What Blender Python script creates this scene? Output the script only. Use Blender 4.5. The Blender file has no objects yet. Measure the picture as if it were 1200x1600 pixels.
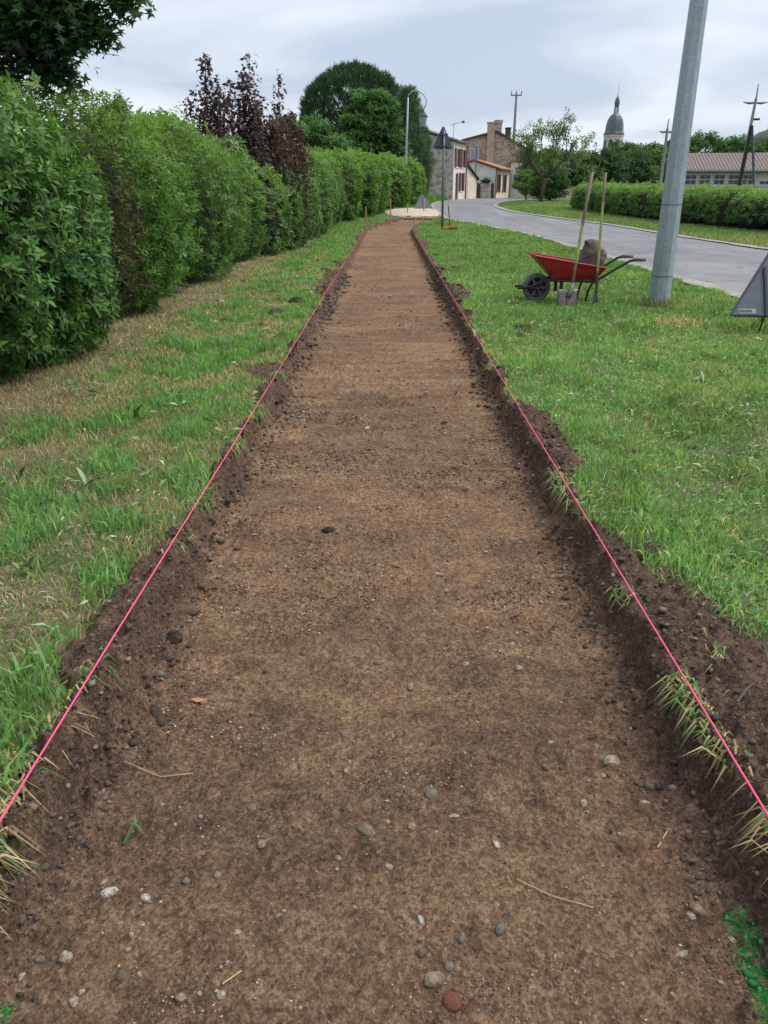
import bpy, bmesh, math, random
import numpy as np
from mathutils import Vector, Matrix

R = math.radians
scene = bpy.context.scene
col = scene.collection

# ------------------------------------------------------------------ camera, sky, sun, exposure
EYE = 1.25
cam_d = bpy.data.cameras.new('camera')
cam_d.sensor_fit = 'VERTICAL'; cam_d.sensor_height = 36.0; cam_d.lens = 27.0
cam_d.clip_start = 0.05; cam_d.clip_end = 5000
cam = bpy.data.objects.new('camera', cam_d); col.objects.link(cam)
cam.location = (0, 0, EYE); cam.rotation_euler = (R(90 - 22.7), 0, R(0.31))
scene.camera = cam
PITCH, YAW, FPX = R(22.7), R(0.31), 1200.0

SUN_EL, SUN_AZ = R(56), R(75)          # azimuth from +Y towards +X
world = bpy.data.worlds.new('World'); scene.world = world; world.use_nodes = True
wn, wl = world.node_tree.nodes, world.node_tree.links
wn.clear()
w_out = wn.new('ShaderNodeOutputWorld'); w_bg = wn.new('ShaderNodeBackground')
w_bg.inputs['Strength'].default_value = 0.1
w_sky = wn.new('ShaderNodeTexSky'); w_sky.sky_type = 'NISHITA'; w_sky.sun_disc = False
w_sky.sun_elevation = SUN_EL; w_sky.sun_rotation = SUN_AZ
w_sky.air_density = 1.2; w_sky.dust_density = 2.0
tc = wn.new('ShaderNodeTexCoord'); sep = wn.new('ShaderNodeSeparateXYZ'); wl.new(tc.outputs['Generated'], sep.inputs[0])
def wmath(op, a, b=None):
    n = wn.new('ShaderNodeMath'); n.operation = op
    for i, v in enumerate((a, b)):
        if v is None: continue
        if isinstance(v, (int, float)): n.inputs[i].default_value = v
        else: wl.new(v, n.inputs[i])
    return n.outputs[0]
# the cloud sheet lies on a plane above the place, so it runs together towards the horizon
zz = wmath('ADD', wmath('MAXIMUM', sep.outputs['Z'], 0.0), 0.22)
comb = wn.new('ShaderNodeCombineXYZ')
wl.new(wmath('DIVIDE', sep.outputs['X'], zz), comb.inputs[0]); wl.new(wmath('DIVIDE', sep.outputs['Y'], zz), comb.inputs[1])
cl = wn.new('ShaderNodeTexNoise'); cl.inputs['Scale'].default_value = 1.15; cl.inputs['Detail'].default_value = 5
cl.inputs['Roughness'].default_value = 0.5; cl.inputs['Distortion'].default_value = 0.5
mp = wn.new('ShaderNodeMapping'); mp.inputs['Location'].default_value = (1.2, 3.4, 0); mp.inputs['Scale'].default_value = (0.75, 1.1, 1)
wl.new(comb.outputs[0], mp.inputs[0]); wl.new(mp.outputs[0], cl.inputs['Vector'])
cr = wn.new('ShaderNodeValToRGB')
cr.color_ramp.elements[0].position = 0.38; cr.color_ramp.elements[0].color = (2.6, 3.02, 3.75, 1)
cr.color_ramp.elements[1].position = 0.62; cr.color_ramp.elements[1].color = (4.25, 4.5, 4.95, 1)
wl.new(cl.outputs['Fac'], cr.inputs[0])
wm = wn.new('ShaderNodeMixRGB'); wm.inputs[0].default_value = 0.93
wl.new(w_sky.outputs[0], wm.inputs[1]); wl.new(cr.outputs[0], wm.inputs[2])
wl.new(wm.outputs[0], w_bg.inputs['Color']); wl.new(w_bg.outputs[0], w_out.inputs['Surface'])

sun_d = bpy.data.lights.new('sun', 'SUN'); sun_d.energy = 1.5; sun_d.angle = R(38); sun_d.color = (1.0, 0.965, 0.91)
sun = bpy.data.objects.new('sun', sun_d); col.objects.link(sun)
sdir = Vector((math.sin(SUN_AZ) * math.cos(SUN_EL), math.cos(SUN_AZ) * math.cos(SUN_EL), math.sin(SUN_EL)))
sun.rotation_euler = (-sdir).to_track_quat('-Z', 'Y').to_euler(); sun.location = (0, 0, 30)

vs = scene.view_settings
vs.view_transform = 'Standard'; vs.look = 'None'; vs.gamma = 1; vs.exposure = 1.1; vs.use_curve_mapping = False
scene.cycles.use_denoising = True; scene.cycles.denoising_input_passes = 'RGB_ALBEDO_NORMAL'; scene.cycles.denoising_prefilter = 'ACCURATE'
scene.cycles.max_bounces = 6; scene.cycles.diffuse_bounces = 3; scene.cycles.glossy_bounces = 2
scene.cycles.transmission_bounces = 3; scene.cycles.transparent_max_bounces = 4
scene.cycles.caustics_reflective = False; scene.cycles.caustics_refractive = False

# ------------------------------------------------------------------ helpers
rng = np.random.default_rng(7)
random.seed(7)

def _h(ix, iy, seed):
    h = (ix.astype(np.int64) * 374761393 + iy.astype(np.int64) * 668265263 + seed * 974711) & 0xffffffff
    h = ((h ^ (h >> 13)) * 1274126177) & 0xffffffff
    h = (h ^ (h >> 16)) & 0xffff
    return h / 65535.0
def vnoise(x, y, seed=0):
    x = np.asarray(x, float); y = np.asarray(y, float)
    ix = np.floor(x); iy = np.floor(y); fx = x - ix; fy = y - iy
    fx = fx * fx * fx * (fx * (fx * 6 - 15) + 10); fy = fy * fy * fy * (fy * (fy * 6 - 15) + 10)
    a = _h(ix, iy, seed); b = _h(ix + 1, iy, seed); c = _h(ix, iy + 1, seed); d = _h(ix + 1, iy + 1, seed)
    return (a * (1 - fx) + b * fx) * (1 - fy) + (c * (1 - fx) + d * fx) * fy
def fbm(x, y, o=4, seed=0, g=0.5):
    s = 0; a = 1.0; t = 0
    for i in range(o):
        c, sn = math.cos(i * 1.1 + .4), math.sin(i * 1.1 + .4)
        s = s + a * vnoise((x * c - y * sn) * 2 ** i + 13.7 * i, (x * sn + y * c) * 2 ** i + 7.1 * i, seed + i); t += a; a *= g
    return s / t
def sstep(a, b, x):
    t = np.clip((np.asarray(x, float) - a) / (b - a), 0, 1); return t * t * (3 - 2 * t)
def zt(y):
    y = np.asarray(y, float)
    t = np.clip((y - 22) / 23.0, 0, 1)
    return .4 * t * t * (1.6 - .6 * t) + np.where(y > 45, .2 * (1 - np.exp(-(np.maximum(y, 45) - 45) / 40)), 0)
def ztf(y): return float(zt(y))
def project(P):
    """picture position (photograph pixels) of world points: only used to skip what lies outside the view"""
    x, y, z = P[:, 0], P[:, 1], P[:, 2] - EYE
    c, s = math.cos(-YAW), math.sin(-YAW)
    X = x * c - y * s; Y = x * s + y * c
    d = Y * math.cos(PITCH) - z * math.sin(PITCH); u = Y * math.sin(PITCH) + z * math.cos(PITCH)
    d = np.maximum(d, 1e-3)
    return 600 + FPX * X / d, 800 - FPX * u / d

def add_mesh(name, V, F, mat=None, parent=None, vcol=None, smooth=False):
    V = np.asarray(V, np.float32).reshape(-1, 3)
    me = bpy.data.meshes.new(name)
    if isinstance(F, np.ndarray): F = [F]
    if len(F) and not isinstance(F[0], np.ndarray):
        me.from_pydata([tuple(map(float, v)) for v in V], [], [tuple(map(int, f)) for f in F])
    else:
        F = [f for f in F if len(f)]
        loops = np.concatenate([f.ravel() for f in F]).astype(np.int32)
        starts = []; o = 0
        for f in F:
            n, k = f.shape; starts.append(o + np.arange(n) * k); o += n * k
        starts = np.concatenate(starts).astype(np.int32)
        me.vertices.add(len(V)); me.vertices.foreach_set('co', V.ravel())
        me.loops.add(len(loops)); me.loops.foreach_set('vertex_index', loops)
        me.polygons.add(len(starts)); me.polygons.foreach_set('loop_start', starts)
        me.update(calc_edges=True)
    if vcol is not None:
        a = me.attributes.new('Col', 'FLOAT_COLOR', 'POINT')
        c = np.ones((len(V), 4), np.float32); c[:, :3] = vcol
        a.data.foreach_set('color', c.ravel())
    if smooth:
        me.polygons.foreach_set('use_smooth', np.ones(len(me.polygons), bool))
    me.update()
    o = bpy.data.objects.new(name, me); col.objects.link(o)
    if mat: me.materials.append(mat)
    if parent: o.parent = parent
    return o
def empty(name, loc=(0, 0, 0), rz=0):
    o = bpy.data.objects.new(name, None); col.objects.link(o); o.location = loc; o.rotation_euler = (0, 0, rz)
    o.empty_display_size = .1
    return o
def tag(o, label=None, cat=None, group=None, kind=None):
    if label: o['label'] = label
    if cat: o['category'] = cat
    if group: o['group'] = group
    if kind: o['kind'] = kind
    return o
def thing(name, label, cat, loc=(0, 0, 0), rz=0, group=None): return tag(empty(name, loc, rz), label, cat, group)

class MB:
    def __init__(s): s.V = []; s.F = []
    def raw(s, V, F, M=None):
        o = len(s.V)
        for v in V: s.V.append(tuple(M @ Vector(v)) if M is not None else tuple(v))
        for f in F: s.F.append([i + o for i in f])
        return s
    def box(s, x0, x1, y0, y1, z0, z1, M=None):
        V = [(x, y, z) for z in (z0, z1) for y in (y0, y1) for x in (x0, x1)]
        return s.raw(V, [(0, 2, 3, 1), (4, 5, 7, 6), (0, 1, 5, 4), (2, 6, 7, 3), (0, 4, 6, 2), (1, 3, 7, 5)], M)
    def tube(s, pts, rad, n=8, caps=True, M=None):
        pts = [Vector(p) for p in pts]; m = len(pts)
        if not hasattr(rad, '__len__'): rad = [rad] * m
        V = []; F = []; up = None
        for i, p in enumerate(pts):
            t = (pts[min(i + 1, m - 1)] - pts[max(i - 1, 0)]).normalized()
            if up is None: up = t.orthogonal().normalized()
            up = (up - t * up.dot(t)); up = up.normalized() if up.length > 1e-6 else t.orthogonal().normalized()
            w = t.cross(up)
            for k in range(n):
                a = 2 * math.pi * k / n
                V.append(p + (up * math.cos(a) + w * math.sin(a)) * rad[i])
        for i in range(m - 1):
            for k in range(n):
                F.append((i * n + k, i * n + (k + 1) % n, (i + 1) * n + (k + 1) % n, (i + 1) * n + k))
        if caps: F.append(tuple(range(n))[::-1]); F.append(tuple(range((m - 1) * n, m * n)))
        return s.raw(V, F, M)
    def lathe(s, prof, n=16, M=None, ph=0.0, caps=True):
        V = []; F = []
        for r, z in prof:
            for k in range(n):
                a = 2 * math.pi * k / n + ph; V.append((r * math.cos(a), r * math.sin(a), z))
        for i in range(len(prof) - 1):
            for k in range(n): F.append((i * n + k, i * n + (k + 1) % n, (i + 1) * n + (k + 1) % n, (i + 1) * n + k))
        if caps: F.append(tuple(range(n))[::-1]); F.append(tuple(range((len(prof) - 1) * n, len(prof) * n)))
        return s.raw(V, F, M)
    def prism(s, poly, y0, y1, M=None):
        """poly in local x,z extruded along local y"""
        n = len(poly)
        V = [(x, y0, z) for x, z in poly] + [(x, y1, z) for x, z in poly]
        F = [tuple(range(n)), tuple(range(n, 2 * n))[::-1]] + [(i, i + n, (i + 1) % n + n, (i + 1) % n) for i in range(n)]
        return s.raw(V, F, M)
    def build(s, name, mat, parent=None, smooth=False, bevel=0):
        o = add_mesh(name, s.V, s.F, mat, parent, smooth=smooth)
        bm = bmesh.new(); bm.from_mesh(o.data); bmesh.ops.recalc_face_normals(bm, faces=bm.faces); bm.to_mesh(o.data); bm.free()
        if smooth: 
            for p in o.data.polygons: p.use_smooth = len(p.vertices) == 4
        if bevel:
            b = o.modifiers.new('bevel', 'BEVEL'); b.width = bevel; b.segments = 2; b.limit_method = 'ANGLE'
        return o

# ------------------------------------------------------------------ materials
def mat_new(name):
    m = bpy.data.materials.new(name); m.use_nodes = True
    nt = m.node_tree; b = nt.nodes['Principled BSDF']
    return m, nt, b
def node(nt, t, **kw):
    n = nt.nodes.new(t)
    for k, v in kw.items():
        if k in n.inputs: n.inputs[k].default_value = v
        else: setattr(n, k, v)
    return n
def noise(nt, scale, detail=4, rough=.55, vec=None, dist=0):
    n = node(nt, 'ShaderNodeTexNoise', Scale=scale, Detail=detail, Roughness=rough, Distortion=dist)
    if vec: nt.links.new(vec, n.inputs['Vector'])
    return n.outputs['Fac']
def ramp(nt, fac, stops):
    n = nt.nodes.new('ShaderNodeValToRGB'); e = n.color_ramp.elements
    while len(e) < len(stops): e.new(0.5)
    for i, (p, c) in enumerate(stops):
        e[i].position = p; e[i].color = (*c, 1) if len(c) == 3 else c
    nt.links.new(fac, n.inputs[0]); return n.outputs[0]
def mix(nt, fac, a, b, mode='MIX'):
    n = nt.nodes.new('ShaderNodeMixRGB'); n.blend_type = mode
    for i, v in ((0, fac), (1, a), (2, b)):
        if isinstance(v, (int, float)): n.inputs[i].default_value = v
        elif isinstance(v, tuple): n.inputs[i].default_value = (*v, 1)
        else: nt.links.new(v, n.inputs[i])
    return n.outputs[0]
def mth(nt, op, a, b=0.0, clamp=False):
    n = nt.nodes.new('ShaderNodeMath'); n.operation = op; n.use_clamp = clamp
    for i, v in ((0, a), (1, b)):
        if isinstance(v, (int, float)): n.inputs[i].default_value = v
        else: nt.links.new(v, n.inputs[i])
    return n.outputs[0]
def objco(nt, scale=(1, 1, 1)):
    t = nt.nodes.new('ShaderNodeTexCoord'); m = nt.nodes.new('ShaderNodeMapping'); m.inputs['Scale'].default_value = scale
    nt.links.new(t.outputs['Object'], m.inputs[0]); return m.outputs[0]
def bump(nt, b, h, strength=.4, dist=.01):
    n = node(nt, 'ShaderNodeBump', Strength=strength, Distance=dist); nt.links.new(h, n.inputs['Height']); nt.links.new(n.outputs[0], b.inputs['Normal'])
def simple(name, c, rough=.6, metal=0, var=.25, scale=6.0, bumps=0.0, c2=None, stretch=(1, 1, 1), detail=5):
    """base colour with worn, uneven tone"""
    m, nt, b = mat_new(name)
    v = objco(nt, stretch); f = noise(nt, scale, detail, .6, v)
    lo = tuple(x * (1 - var) for x in c); hi = c2 or tuple(min(1, x * (1 + var)) for x in c)
    nt.links.new(ramp(nt, f, [(.3, lo), (.7, hi)]), b.inputs['Base Color'])
    b.inputs['Roughness'].default_value = rough; b.inputs['Metallic'].default_value = metal
    if bumps: bump(nt, b, noise(nt, scale * 6, 4, .6, v), bumps, .01)
    return m
def attr_col(nt):
    n = nt.nodes.new('ShaderNodeAttribute'); n.attribute_name = 'Col'; return n.outputs['Color']
def leaf_material(name, rough=.5, trans=.36, spec=.2):
    m, nt, b = mat_new(name)
    c = attr_col(nt); nt.links.new(c, b.inputs['Base Color'])
    b.inputs['Roughness'].default_value = rough; b.inputs['Specular IOR Level'].default_value = spec
    t = nt.nodes.new('ShaderNodeBsdfTranslucent')
    nt.links.new(mix(nt, 1.0, c, (1.25, 1.35, .7), 'MULTIPLY'), t.inputs['Color'])
    ms = nt.nodes.new('ShaderNodeMixShader'); ms.inputs[0].default_value = trans
    nt.links.new(b.outputs[0], ms.inputs[1]); nt.links.new(t.outputs[0], ms.inputs[2])
    nt.links.new(ms.outputs[0], nt.nodes['Material Output'].inputs['Surface'])
    return m
M = {}
M['leaf'] = leaf_material('leaf'); M['glossleaf'] = leaf_material('gloss_leaf', .44, .30, .22)
M['grass'] = leaf_material('grass_blade', .6, .38, .15)
M['bark'] = simple('bark', (.085, .068, .052), .9, var=.45, scale=9, bumps=.6, stretch=(1, 1, .25))
M['twig'] = simple('twig', (.026, .022, .015), .95, var=.5, scale=20, bumps=.5)  # dark fill of the light-blocking core inside shrubs

def soil_material(name, trench=True):
    m, nt, b = mat_new(name)
    v = objco(nt)
    big = noise(nt, 1.1, 4, .55, v, .4)
    streak = noise(nt, 1.0, 6, .68, objco(nt, (.8, 6.5, 1)), .5)
    fine = noise(nt, 38, 6, .7, v)
    med = noise(nt, 9, 5, .65, v, .3)
    f = mth(nt, 'ADD', mth(nt, 'MULTIPLY', big, .28), mth(nt, 'MULTIPLY', streak, .38))
    f = mth(nt, 'ADD', f, mth(nt, 'MULTIPLY', med, .34))
    c = ramp(nt, f, [(.35, (.132, .081, .056)), (.45, (.200, .123, .078)), (.53, (.262, .163, .098)), (.63, (.345, .223, .128))])
    # darker soil colour on banks, loose spoil, the near floor and scattered floor patches
    if trench:
        a = nt.nodes.new('ShaderNodeAttribute'); a.attribute_name = 'Col'
        sp = nt.nodes.new('ShaderNodeSeparateColor'); nt.links.new(a.outputs['Color'], sp.inputs[0])
        dark = ramp(nt, med, [(.3, (.082, .053, .039)), (.55, (.145, .093, .065)), (.75, (.205, .134, .091))])
        c = mix(nt, sp.outputs[0], c, dark)
        # green spray marks left on the soil
        gn = noise(nt, 60, 3, .6, v)
        gm = mth(nt, 'MULTIPLY', sp.outputs[1], ramp(nt, gn, [(.38, (0, 0, 0)), (.55, (1, 1, 1))]))
        c = mix(nt, gm, c, (.02, .24, .05))
    c = mix(nt, 1.0, c, ramp(nt, fine, [(.28, (.55, .54, .53)), (.5, (1, 1, 1)), (.75, (1.35, 1.34, 1.32))]), 'MULTIPLY')
    for sc_, lo_, hi_ in ((110.0, .68, 1.32), (230.0, .66, 1.34)):      # grains and small clods of differing tone
        gv = node(nt, 'ShaderNodeTexVoronoi', Scale=sc_); nt.links.new(v, gv.inputs['Vector'])
        gs = nt.nodes.new('ShaderNodeSeparateColor'); nt.links.new(gv.outputs['Color'], gs.inputs[0])
        c = mix(nt, 1.0, c, ramp(nt, gs.outputs[1], [(0.0, (lo_,) * 3), (1.0, (hi_,) * 3)]), 'MULTIPLY')
    # tiny pale grains
    vo = node(nt, 'ShaderNodeTexVoronoi', Scale=95.0); nt.links.new(v, vo.inputs['Vector'])
    rs = nt.nodes.new('ShaderNodeSeparateColor'); nt.links.new(vo.outputs['Color'], rs.inputs[0])
    g = mth(nt, 'MULTIPLY', mth(nt, 'LESS_THAN', vo.outputs['Distance'], .34), mth(nt, 'GREATER_THAN', rs.outputs[0], .95))
    c = mix(nt, mth(nt, 'MULTIPLY', g, .6), c, (.34, .28, .21))
    nt.links.new(c, b.inputs['Base Color'])
    b.inputs['Roughness'].default_value = .95; b.inputs['Specular IOR Level'].default_value = .08
    cru = node(nt, 'ShaderNodeTexVoronoi', Scale=55.0, feature='SMOOTH_F1'); nt.links.new(v, cru.inputs['Vector'])
    vf = noise(nt, 120, 5, .75, v)
    hh = mth(nt, 'ADD', mth(nt, 'MULTIPLY', fine, .9), mth(nt, 'MULTIPLY', med, .9))
    hh = mth(nt, 'ADD', hh, mth(nt, 'MULTIPLY', vf, .45))
    hh = mth(nt, 'SUBTRACT', hh, mth(nt, 'MULTIPLY', cru.outputs['Distance'], .5))
    hh = mth(nt, 'ADD', hh, mth(nt, 'MULTIPLY', g, .25))
    bump(nt, b, hh, .95, .022)
    return m
M['soil'] = soil_material('trench_soil'); 
def lawn_material(name, cols, sc=2.2):
    m, nt, b = mat_new(name); v = objco(nt)
    f = mth(nt, 'ADD', mth(nt, 'MULTIPLY', noise(nt, sc, 5, .65, v, .5), .6), mth(nt, 'MULTIPLY', noise(nt, 40, 4, .7, v), .4))
    nt.links.new(ramp(nt, f, cols), b.inputs['Base Color']); b.inputs['Roughness'].default_value = .95
    bump(nt, b, noise(nt, 55, 4, .7, v), .7, .02); return m
M['lawn_left'] = lawn_material('lawn_thatch', [(.3, (.045, .05, .022)), (.45, (.10, .085, .045)), (.6, (.19, .145, .082)), (.75, (.10, .11, .045))])
M['lawn'] = lawn_material('lawn_turf', [(.3, (.04, .06, .022)), (.46, (.085, .11, .038)), (.56, (.11, .105, .048)), (.7, (.13, .15, .058))])
M['ground'] = lawn_material('far_grass', [(.3, (.05, .08, .025)), (.5, (.075, .115, .038)), (.7, (.11, .135, .055))], .4)

def asphalt():
    m, nt, b = mat_new('worn_asphalt'); v = objco(nt)
    f = noise(nt, .55, 5, .6, v, .6); s = noise(nt, 1.1, 4, .6, objco(nt, (1.6, .12, 1)))
    c = ramp(nt, mth(nt, 'ADD', mth(nt, 'MULTIPLY', f, .6), mth(nt, 'MULTIPLY', s, .4)), [(.32, (.130, .130, .138)), (.5, (.195, .195, .203)), (.68, (.27, .264, .262))])
    c = mix(nt, 1.0, c, ramp(nt, noise(nt, 90, 3, .7, v), [(.3, (.72, .72, .72)), (.7, (1.2, 1.2, 1.2))]), 'MULTIPLY')
    # tar-filled cracks
    vo = node(nt, 'ShaderNodeTexVoronoi', Scale=.55, feature='DISTANCE_TO_EDGE')
    dv = nt.nodes.new('ShaderNodeVectorMath'); dv.operation = 'ADD'
    nz = node(nt, 'ShaderNodeTexNoise', Scale=2.0, Detail=4.0); nt.links.new(v, nz.inputs['Vector'])
    nt.links.new(v, dv.inputs[0]); nt.links.new(nz.outputs['Color'], dv.inputs[1]); nt.links.new(dv.outputs[0], vo.inputs['Vector'])
    ck = mth(nt, 'MULTIPLY', mth(nt, 'LESS_THAN', vo.outputs['Distance'], .012), .55)
    c = mix(nt, ck, c, (.09, .088, .09))
    nt.links.new(c, b.inputs['Base Color']); b.inputs['Roughness'].default_value = .82
    bump(nt, b, noise(nt, 160, 3, .7, v), .35, .006); return m
M['asphalt'] = asphalt()
M['kerb'] = simple('pale_concrete_edge', (.30, .275, .24), .9, var=.35, scale=7, bumps=.4)
M['sand'] = simple('pale_sand', (.48, .39, .29), .95, var=.3, scale=3, bumps=.5)
M['string'] = simple('pink_string', (.85, .10, .22), .6, var=.12, scale=60)
M['stake'] = simple('pale_pine_stake', (.46, .31, .16), .75, var=.3, scale=10, stretch=(4, 4, .4), bumps=.2)
def galvanised():
    m, nt, b = mat_new('galvanised_steel'); v = objco(nt)
    vo = node(nt, 'ShaderNodeTexVoronoi', Scale=34.0); nt.links.new(v, vo.inputs['Vector'])
    s = nt.nodes.new('ShaderNodeSeparateColor'); nt.links.new(vo.outputs['Color'], s.inputs[0])
    st = noise(nt, 3, 5, .6, objco(nt, (5, 5, .3)))
    c = ramp(nt, mth(nt, 'ADD', mth(nt, 'MULTIPLY', s.outputs[0], .25), mth(nt, 'MULTIPLY', st, .75)), [(.25, (.26, .315, .335)), (.75, (.43, .49, .51))])
    nt.links.new(c, b.inputs['Base Color']); b.inputs['Metallic'].default_value = .35
    nt.links.new(ramp(nt, st, [(.3, (.42,) * 3), (.7, (.6,) * 3)]), b.inputs['Roughness']); return m
M['galv'] = galvanised()
M['darkmetal'] = simple('dark_grey_metal', (.055, .062, .075), .5, .2, var=.2, scale=8)
M['signback'] = simple('grey_sign_back', (.085, .10, .12), .5, .3, var=.22, scale=6)
M['greypaint'] = simple('grey_post_paint', (.13, .14, .16), .55, .2, var=.2, scale=8)
M['blackpaint'] = simple('black_tube_paint', (.016, .016, .018), .42, 0, var=.3, scale=20)
M['rubber'] = simple('dusty_rubber', (.13, .122, .108), .85, 0, var=.45, scale=14)
def red_paint():
    m, nt, b = mat_new('worn_red_paint'); v = objco(nt)
    c = ramp(nt, noise(nt, 4, 5, .6, v), [(.3, (.30, .012, .016)), (.7, (.46, .022, .028))])
    c = mix(nt, ramp(nt, noise(nt, 22, 5, .7, v), [(.53, (0, 0, 0)), (.68, (.75, .75, .75))]), c, (.17, .11, .08))
    nt.links.new(c, b.inputs['Base Color']); b.inputs['Roughness'].default_value = .48; return m
M['red'] = red_paint()
M['steel'] = simple('worn_steel', (.24, .205, .185), .5, .6, var=.4, scale=9, bumps=.15)
M['greysteel'] = simple('blue_grey_steel', (.12, .145, .16), .5, .4, var=.3, scale=12)
def painted_handle(name, z0, z1):
    m, nt, b = mat_new(name); v = objco(nt, (14, 14, 3))
    t = nt.nodes.new('ShaderNodeTexCoord'); s = nt.nodes.new('ShaderNodeSeparateXYZ'); nt.links.new(t.outputs['Object'], s.inputs[0])
    wood = ramp(nt, noise(nt, 3, 5, .65, v), [(.3, (.10, .07, .05)), (.7, (.24, .17, .115))])
    green = ramp(nt, noise(nt, 4, 4, .6, v), [(.3, (.24, .27, .05)), (.7, (.46, .50, .10))])
    e = mth(nt, 'ADD', s.outputs['Z'], mth(nt, 'MULTIPLY', noise(nt, 2, 5, .7, v), .22))
    lo = mth(nt, 'GREATER_THAN', e, z0); hi = mth(nt, 'LESS_THAN', e, z1)
    nt.links.new(mix(nt, mth(nt, 'MULTIPLY', lo, hi), wood, green), b.inputs['Base Color']); b.inputs['Roughness'].default_value = .6; return m
M['shovel_handle'] = painted_handle('shovel_handle_paint', .62, 1.0)
M['hoe_handle'] = painted_handle('hoe_handle_paint', .50, 1.24)
M['sack'] = simple('crumpled_dusty_sack', (.105, .083, .072), .8, 0, var=.4, scale=5, bumps=.3)
M['orange'] = simple('orange_broom_head', (.62, .21, .05), .6, var=.2, scale=12)
M['bristle'] = simple('red_brown_bristle', (.22, .06, .03), .8, var=.3, scale=40)
M['sticker'] = simple('worn_white_sticker', (.30, .31, .32), .6, var=.25, scale=60)
M['ink'] = simple('dark_print', (.06, .065, .07), .6, var=.1)
M['glass'] = simple('dark_window_glass', (.035, .04, .05), .12, 0, var=.3, scale=1.5)
M['lampglass'] = simple('frosted_lantern_glass', (.30, .33, .36), .25, 0, var=.15, scale=8)
M['shutter'] = simple('faded_red_shutter', (.145, .040, .036), .7, var=.25, scale=3, stretch=(1, 1, 8))
M['cream'] = simple('cream_render', (.78, .66, .53), .9, var=.16, scale=1.3, bumps=.15)
M['pink'] = simple('pinkish_render', (.74, .61, .50), .9, var=.16, scale=1.5, bumps=.15)
M['white'] = simple('off_white_render', (.80, .77, .71), .9, var=.16, scale=1.1, bumps=.15)
M['whitewood'] = simple('white_frame_paint', (.62, .61, .60), .6, var=.1)
M['beige'] = simple('beige_school_render', (.60, .54, .45), .9, var=.12, scale=1.2)
def stone(name, a, b_, c3, scale=3.2):
    m, nt, b = mat_new(name); v = objco(nt, (1, 1, 1.7))
    vo = node(nt, 'ShaderNodeTexVoronoi', Scale=scale); nt.links.new(v, vo.inputs['Vector'])
    ed = node(nt, 'ShaderNodeTexVoronoi', Scale=scale, feature='DISTANCE_TO_EDGE'); nt.links.new(v, ed.inputs['Vector'])
    s = nt.nodes.new('ShaderNodeSeparateColor'); nt.links.new(vo.outputs['Color'], s.inputs[0])
    c = ramp(nt, mth(nt, 'ADD', mth(nt, 'MULTIPLY', s.outputs[0], .55), mth(nt, 'MULTIPLY', noise(nt, .9, 5, .6, objco(nt)), .45)), [(.25, a), (.5, b_), (.75, c3)])
    c = mix(nt, mth(nt, 'LESS_THAN', ed.outputs['Distance'], .045), c, tuple(x * 1.15 for x in b_))
    nt.links.new(c, b.inputs['Base Color']); b.inputs['Roughness'].default_value = .95
    bump(nt, b, mth(nt, 'MINIMUM', ed.outputs['Distance'], .12), .8, .12); return m
M['stone'] = stone('rubble_stone', (.26, .215, .165), (.44, .37, .285), (.56, .485, .385))
M['greystone'] = stone('grey_rubble_stone', (.26, .24, .21), (.44, .40, .345), (.56, .52, .455))
M['ashlar'] = simple('church_limestone', (.56, .50, .43), .9, var=.2, scale=.6, bumps=.2)
M['buff'] = simple('buff_chimney_render', (.50, .39, .28), .9, var=.25, scale=1.5, bumps=.2)
M['slate'] = simple('church_slate', (.115, .135, .14), .55, 0, var=.3, scale=1.2, stretch=(1, 1, 2))
def tiles(name, a, b_, c3, freq=9.0, axis=0):
    m, nt, b = mat_new(name); v = objco(nt)
    wv = node(nt, 'ShaderNodeTexWave', Scale=freq, Distortion=.6, bands_direction='XYZ'[axis]); wv.inputs['Detail'].default_value = 1
    nt.links.new(v, wv.inputs['Vector'])
    st = [1, 1, 1]; st[axis] = 3.0
    f = noise(nt, 4, 5, .7, objco(nt, tuple(st)))
    c = ramp(nt, f, [(.3, a), (.5, b_), (.7, c3)])
    c = mix(nt, 1.0, c, ramp(nt, wv.outputs['Fac'], [(0, (.5, .5, .5)), (.6, (1.1, 1.1, 1.1))]), 'MULTIPLY')
    nt.links.new(c, b.inputs['Base Color']); b.inputs['Roughness'].default_value = .9
    bump(nt, b, wv.outputs['Fac'], .8, .05); return m
M['orangetile'] = tiles('orange_roof_tiles', (.30, .12, .065), (.46, .20, .11), (.54, .29, .18), 1.3, 0)
M['browntile'] = tiles('brown_grey_roof_tiles', (.12, .095, .085), (.19, .15, .135), (.27, .225, .20), 1.05, 0)
M['darkroof'] = simple('dark_old_roof', (.10, .085, .075), .9, var=.35, scale=2)
M['wood_dark'] = simple('dark_tarred_wood', (.03, .032, .03), .9, var=.4, scale=5, stretch=(4, 4, .4))
M['concrete_pole'] = simple('grey_concrete_pole', (.28, .275, .26), .9, var=.2, scale=3)
M['browngate'] = simple('brown_gate_wood', (.085, .05, .04), .8, var=.3, scale=6)
def hill_mat():
    m, nt, b = mat_new('wooded_hill'); v = objco(nt)
    nt.links.new(ramp(nt, noise(nt, .03, 6, .65, v), [(.3, (.055, .075, .062)), (.6, (.085, .105, .082)), (.8, (.15, .15, .12))]), b.inputs['Base Color'])
    b.inputs['Roughness'].default_value = 1; bump(nt, b, noise(nt, .08, 5, .7, v), .6, 6.0); return m
M['hill'] = hill_mat()

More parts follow.
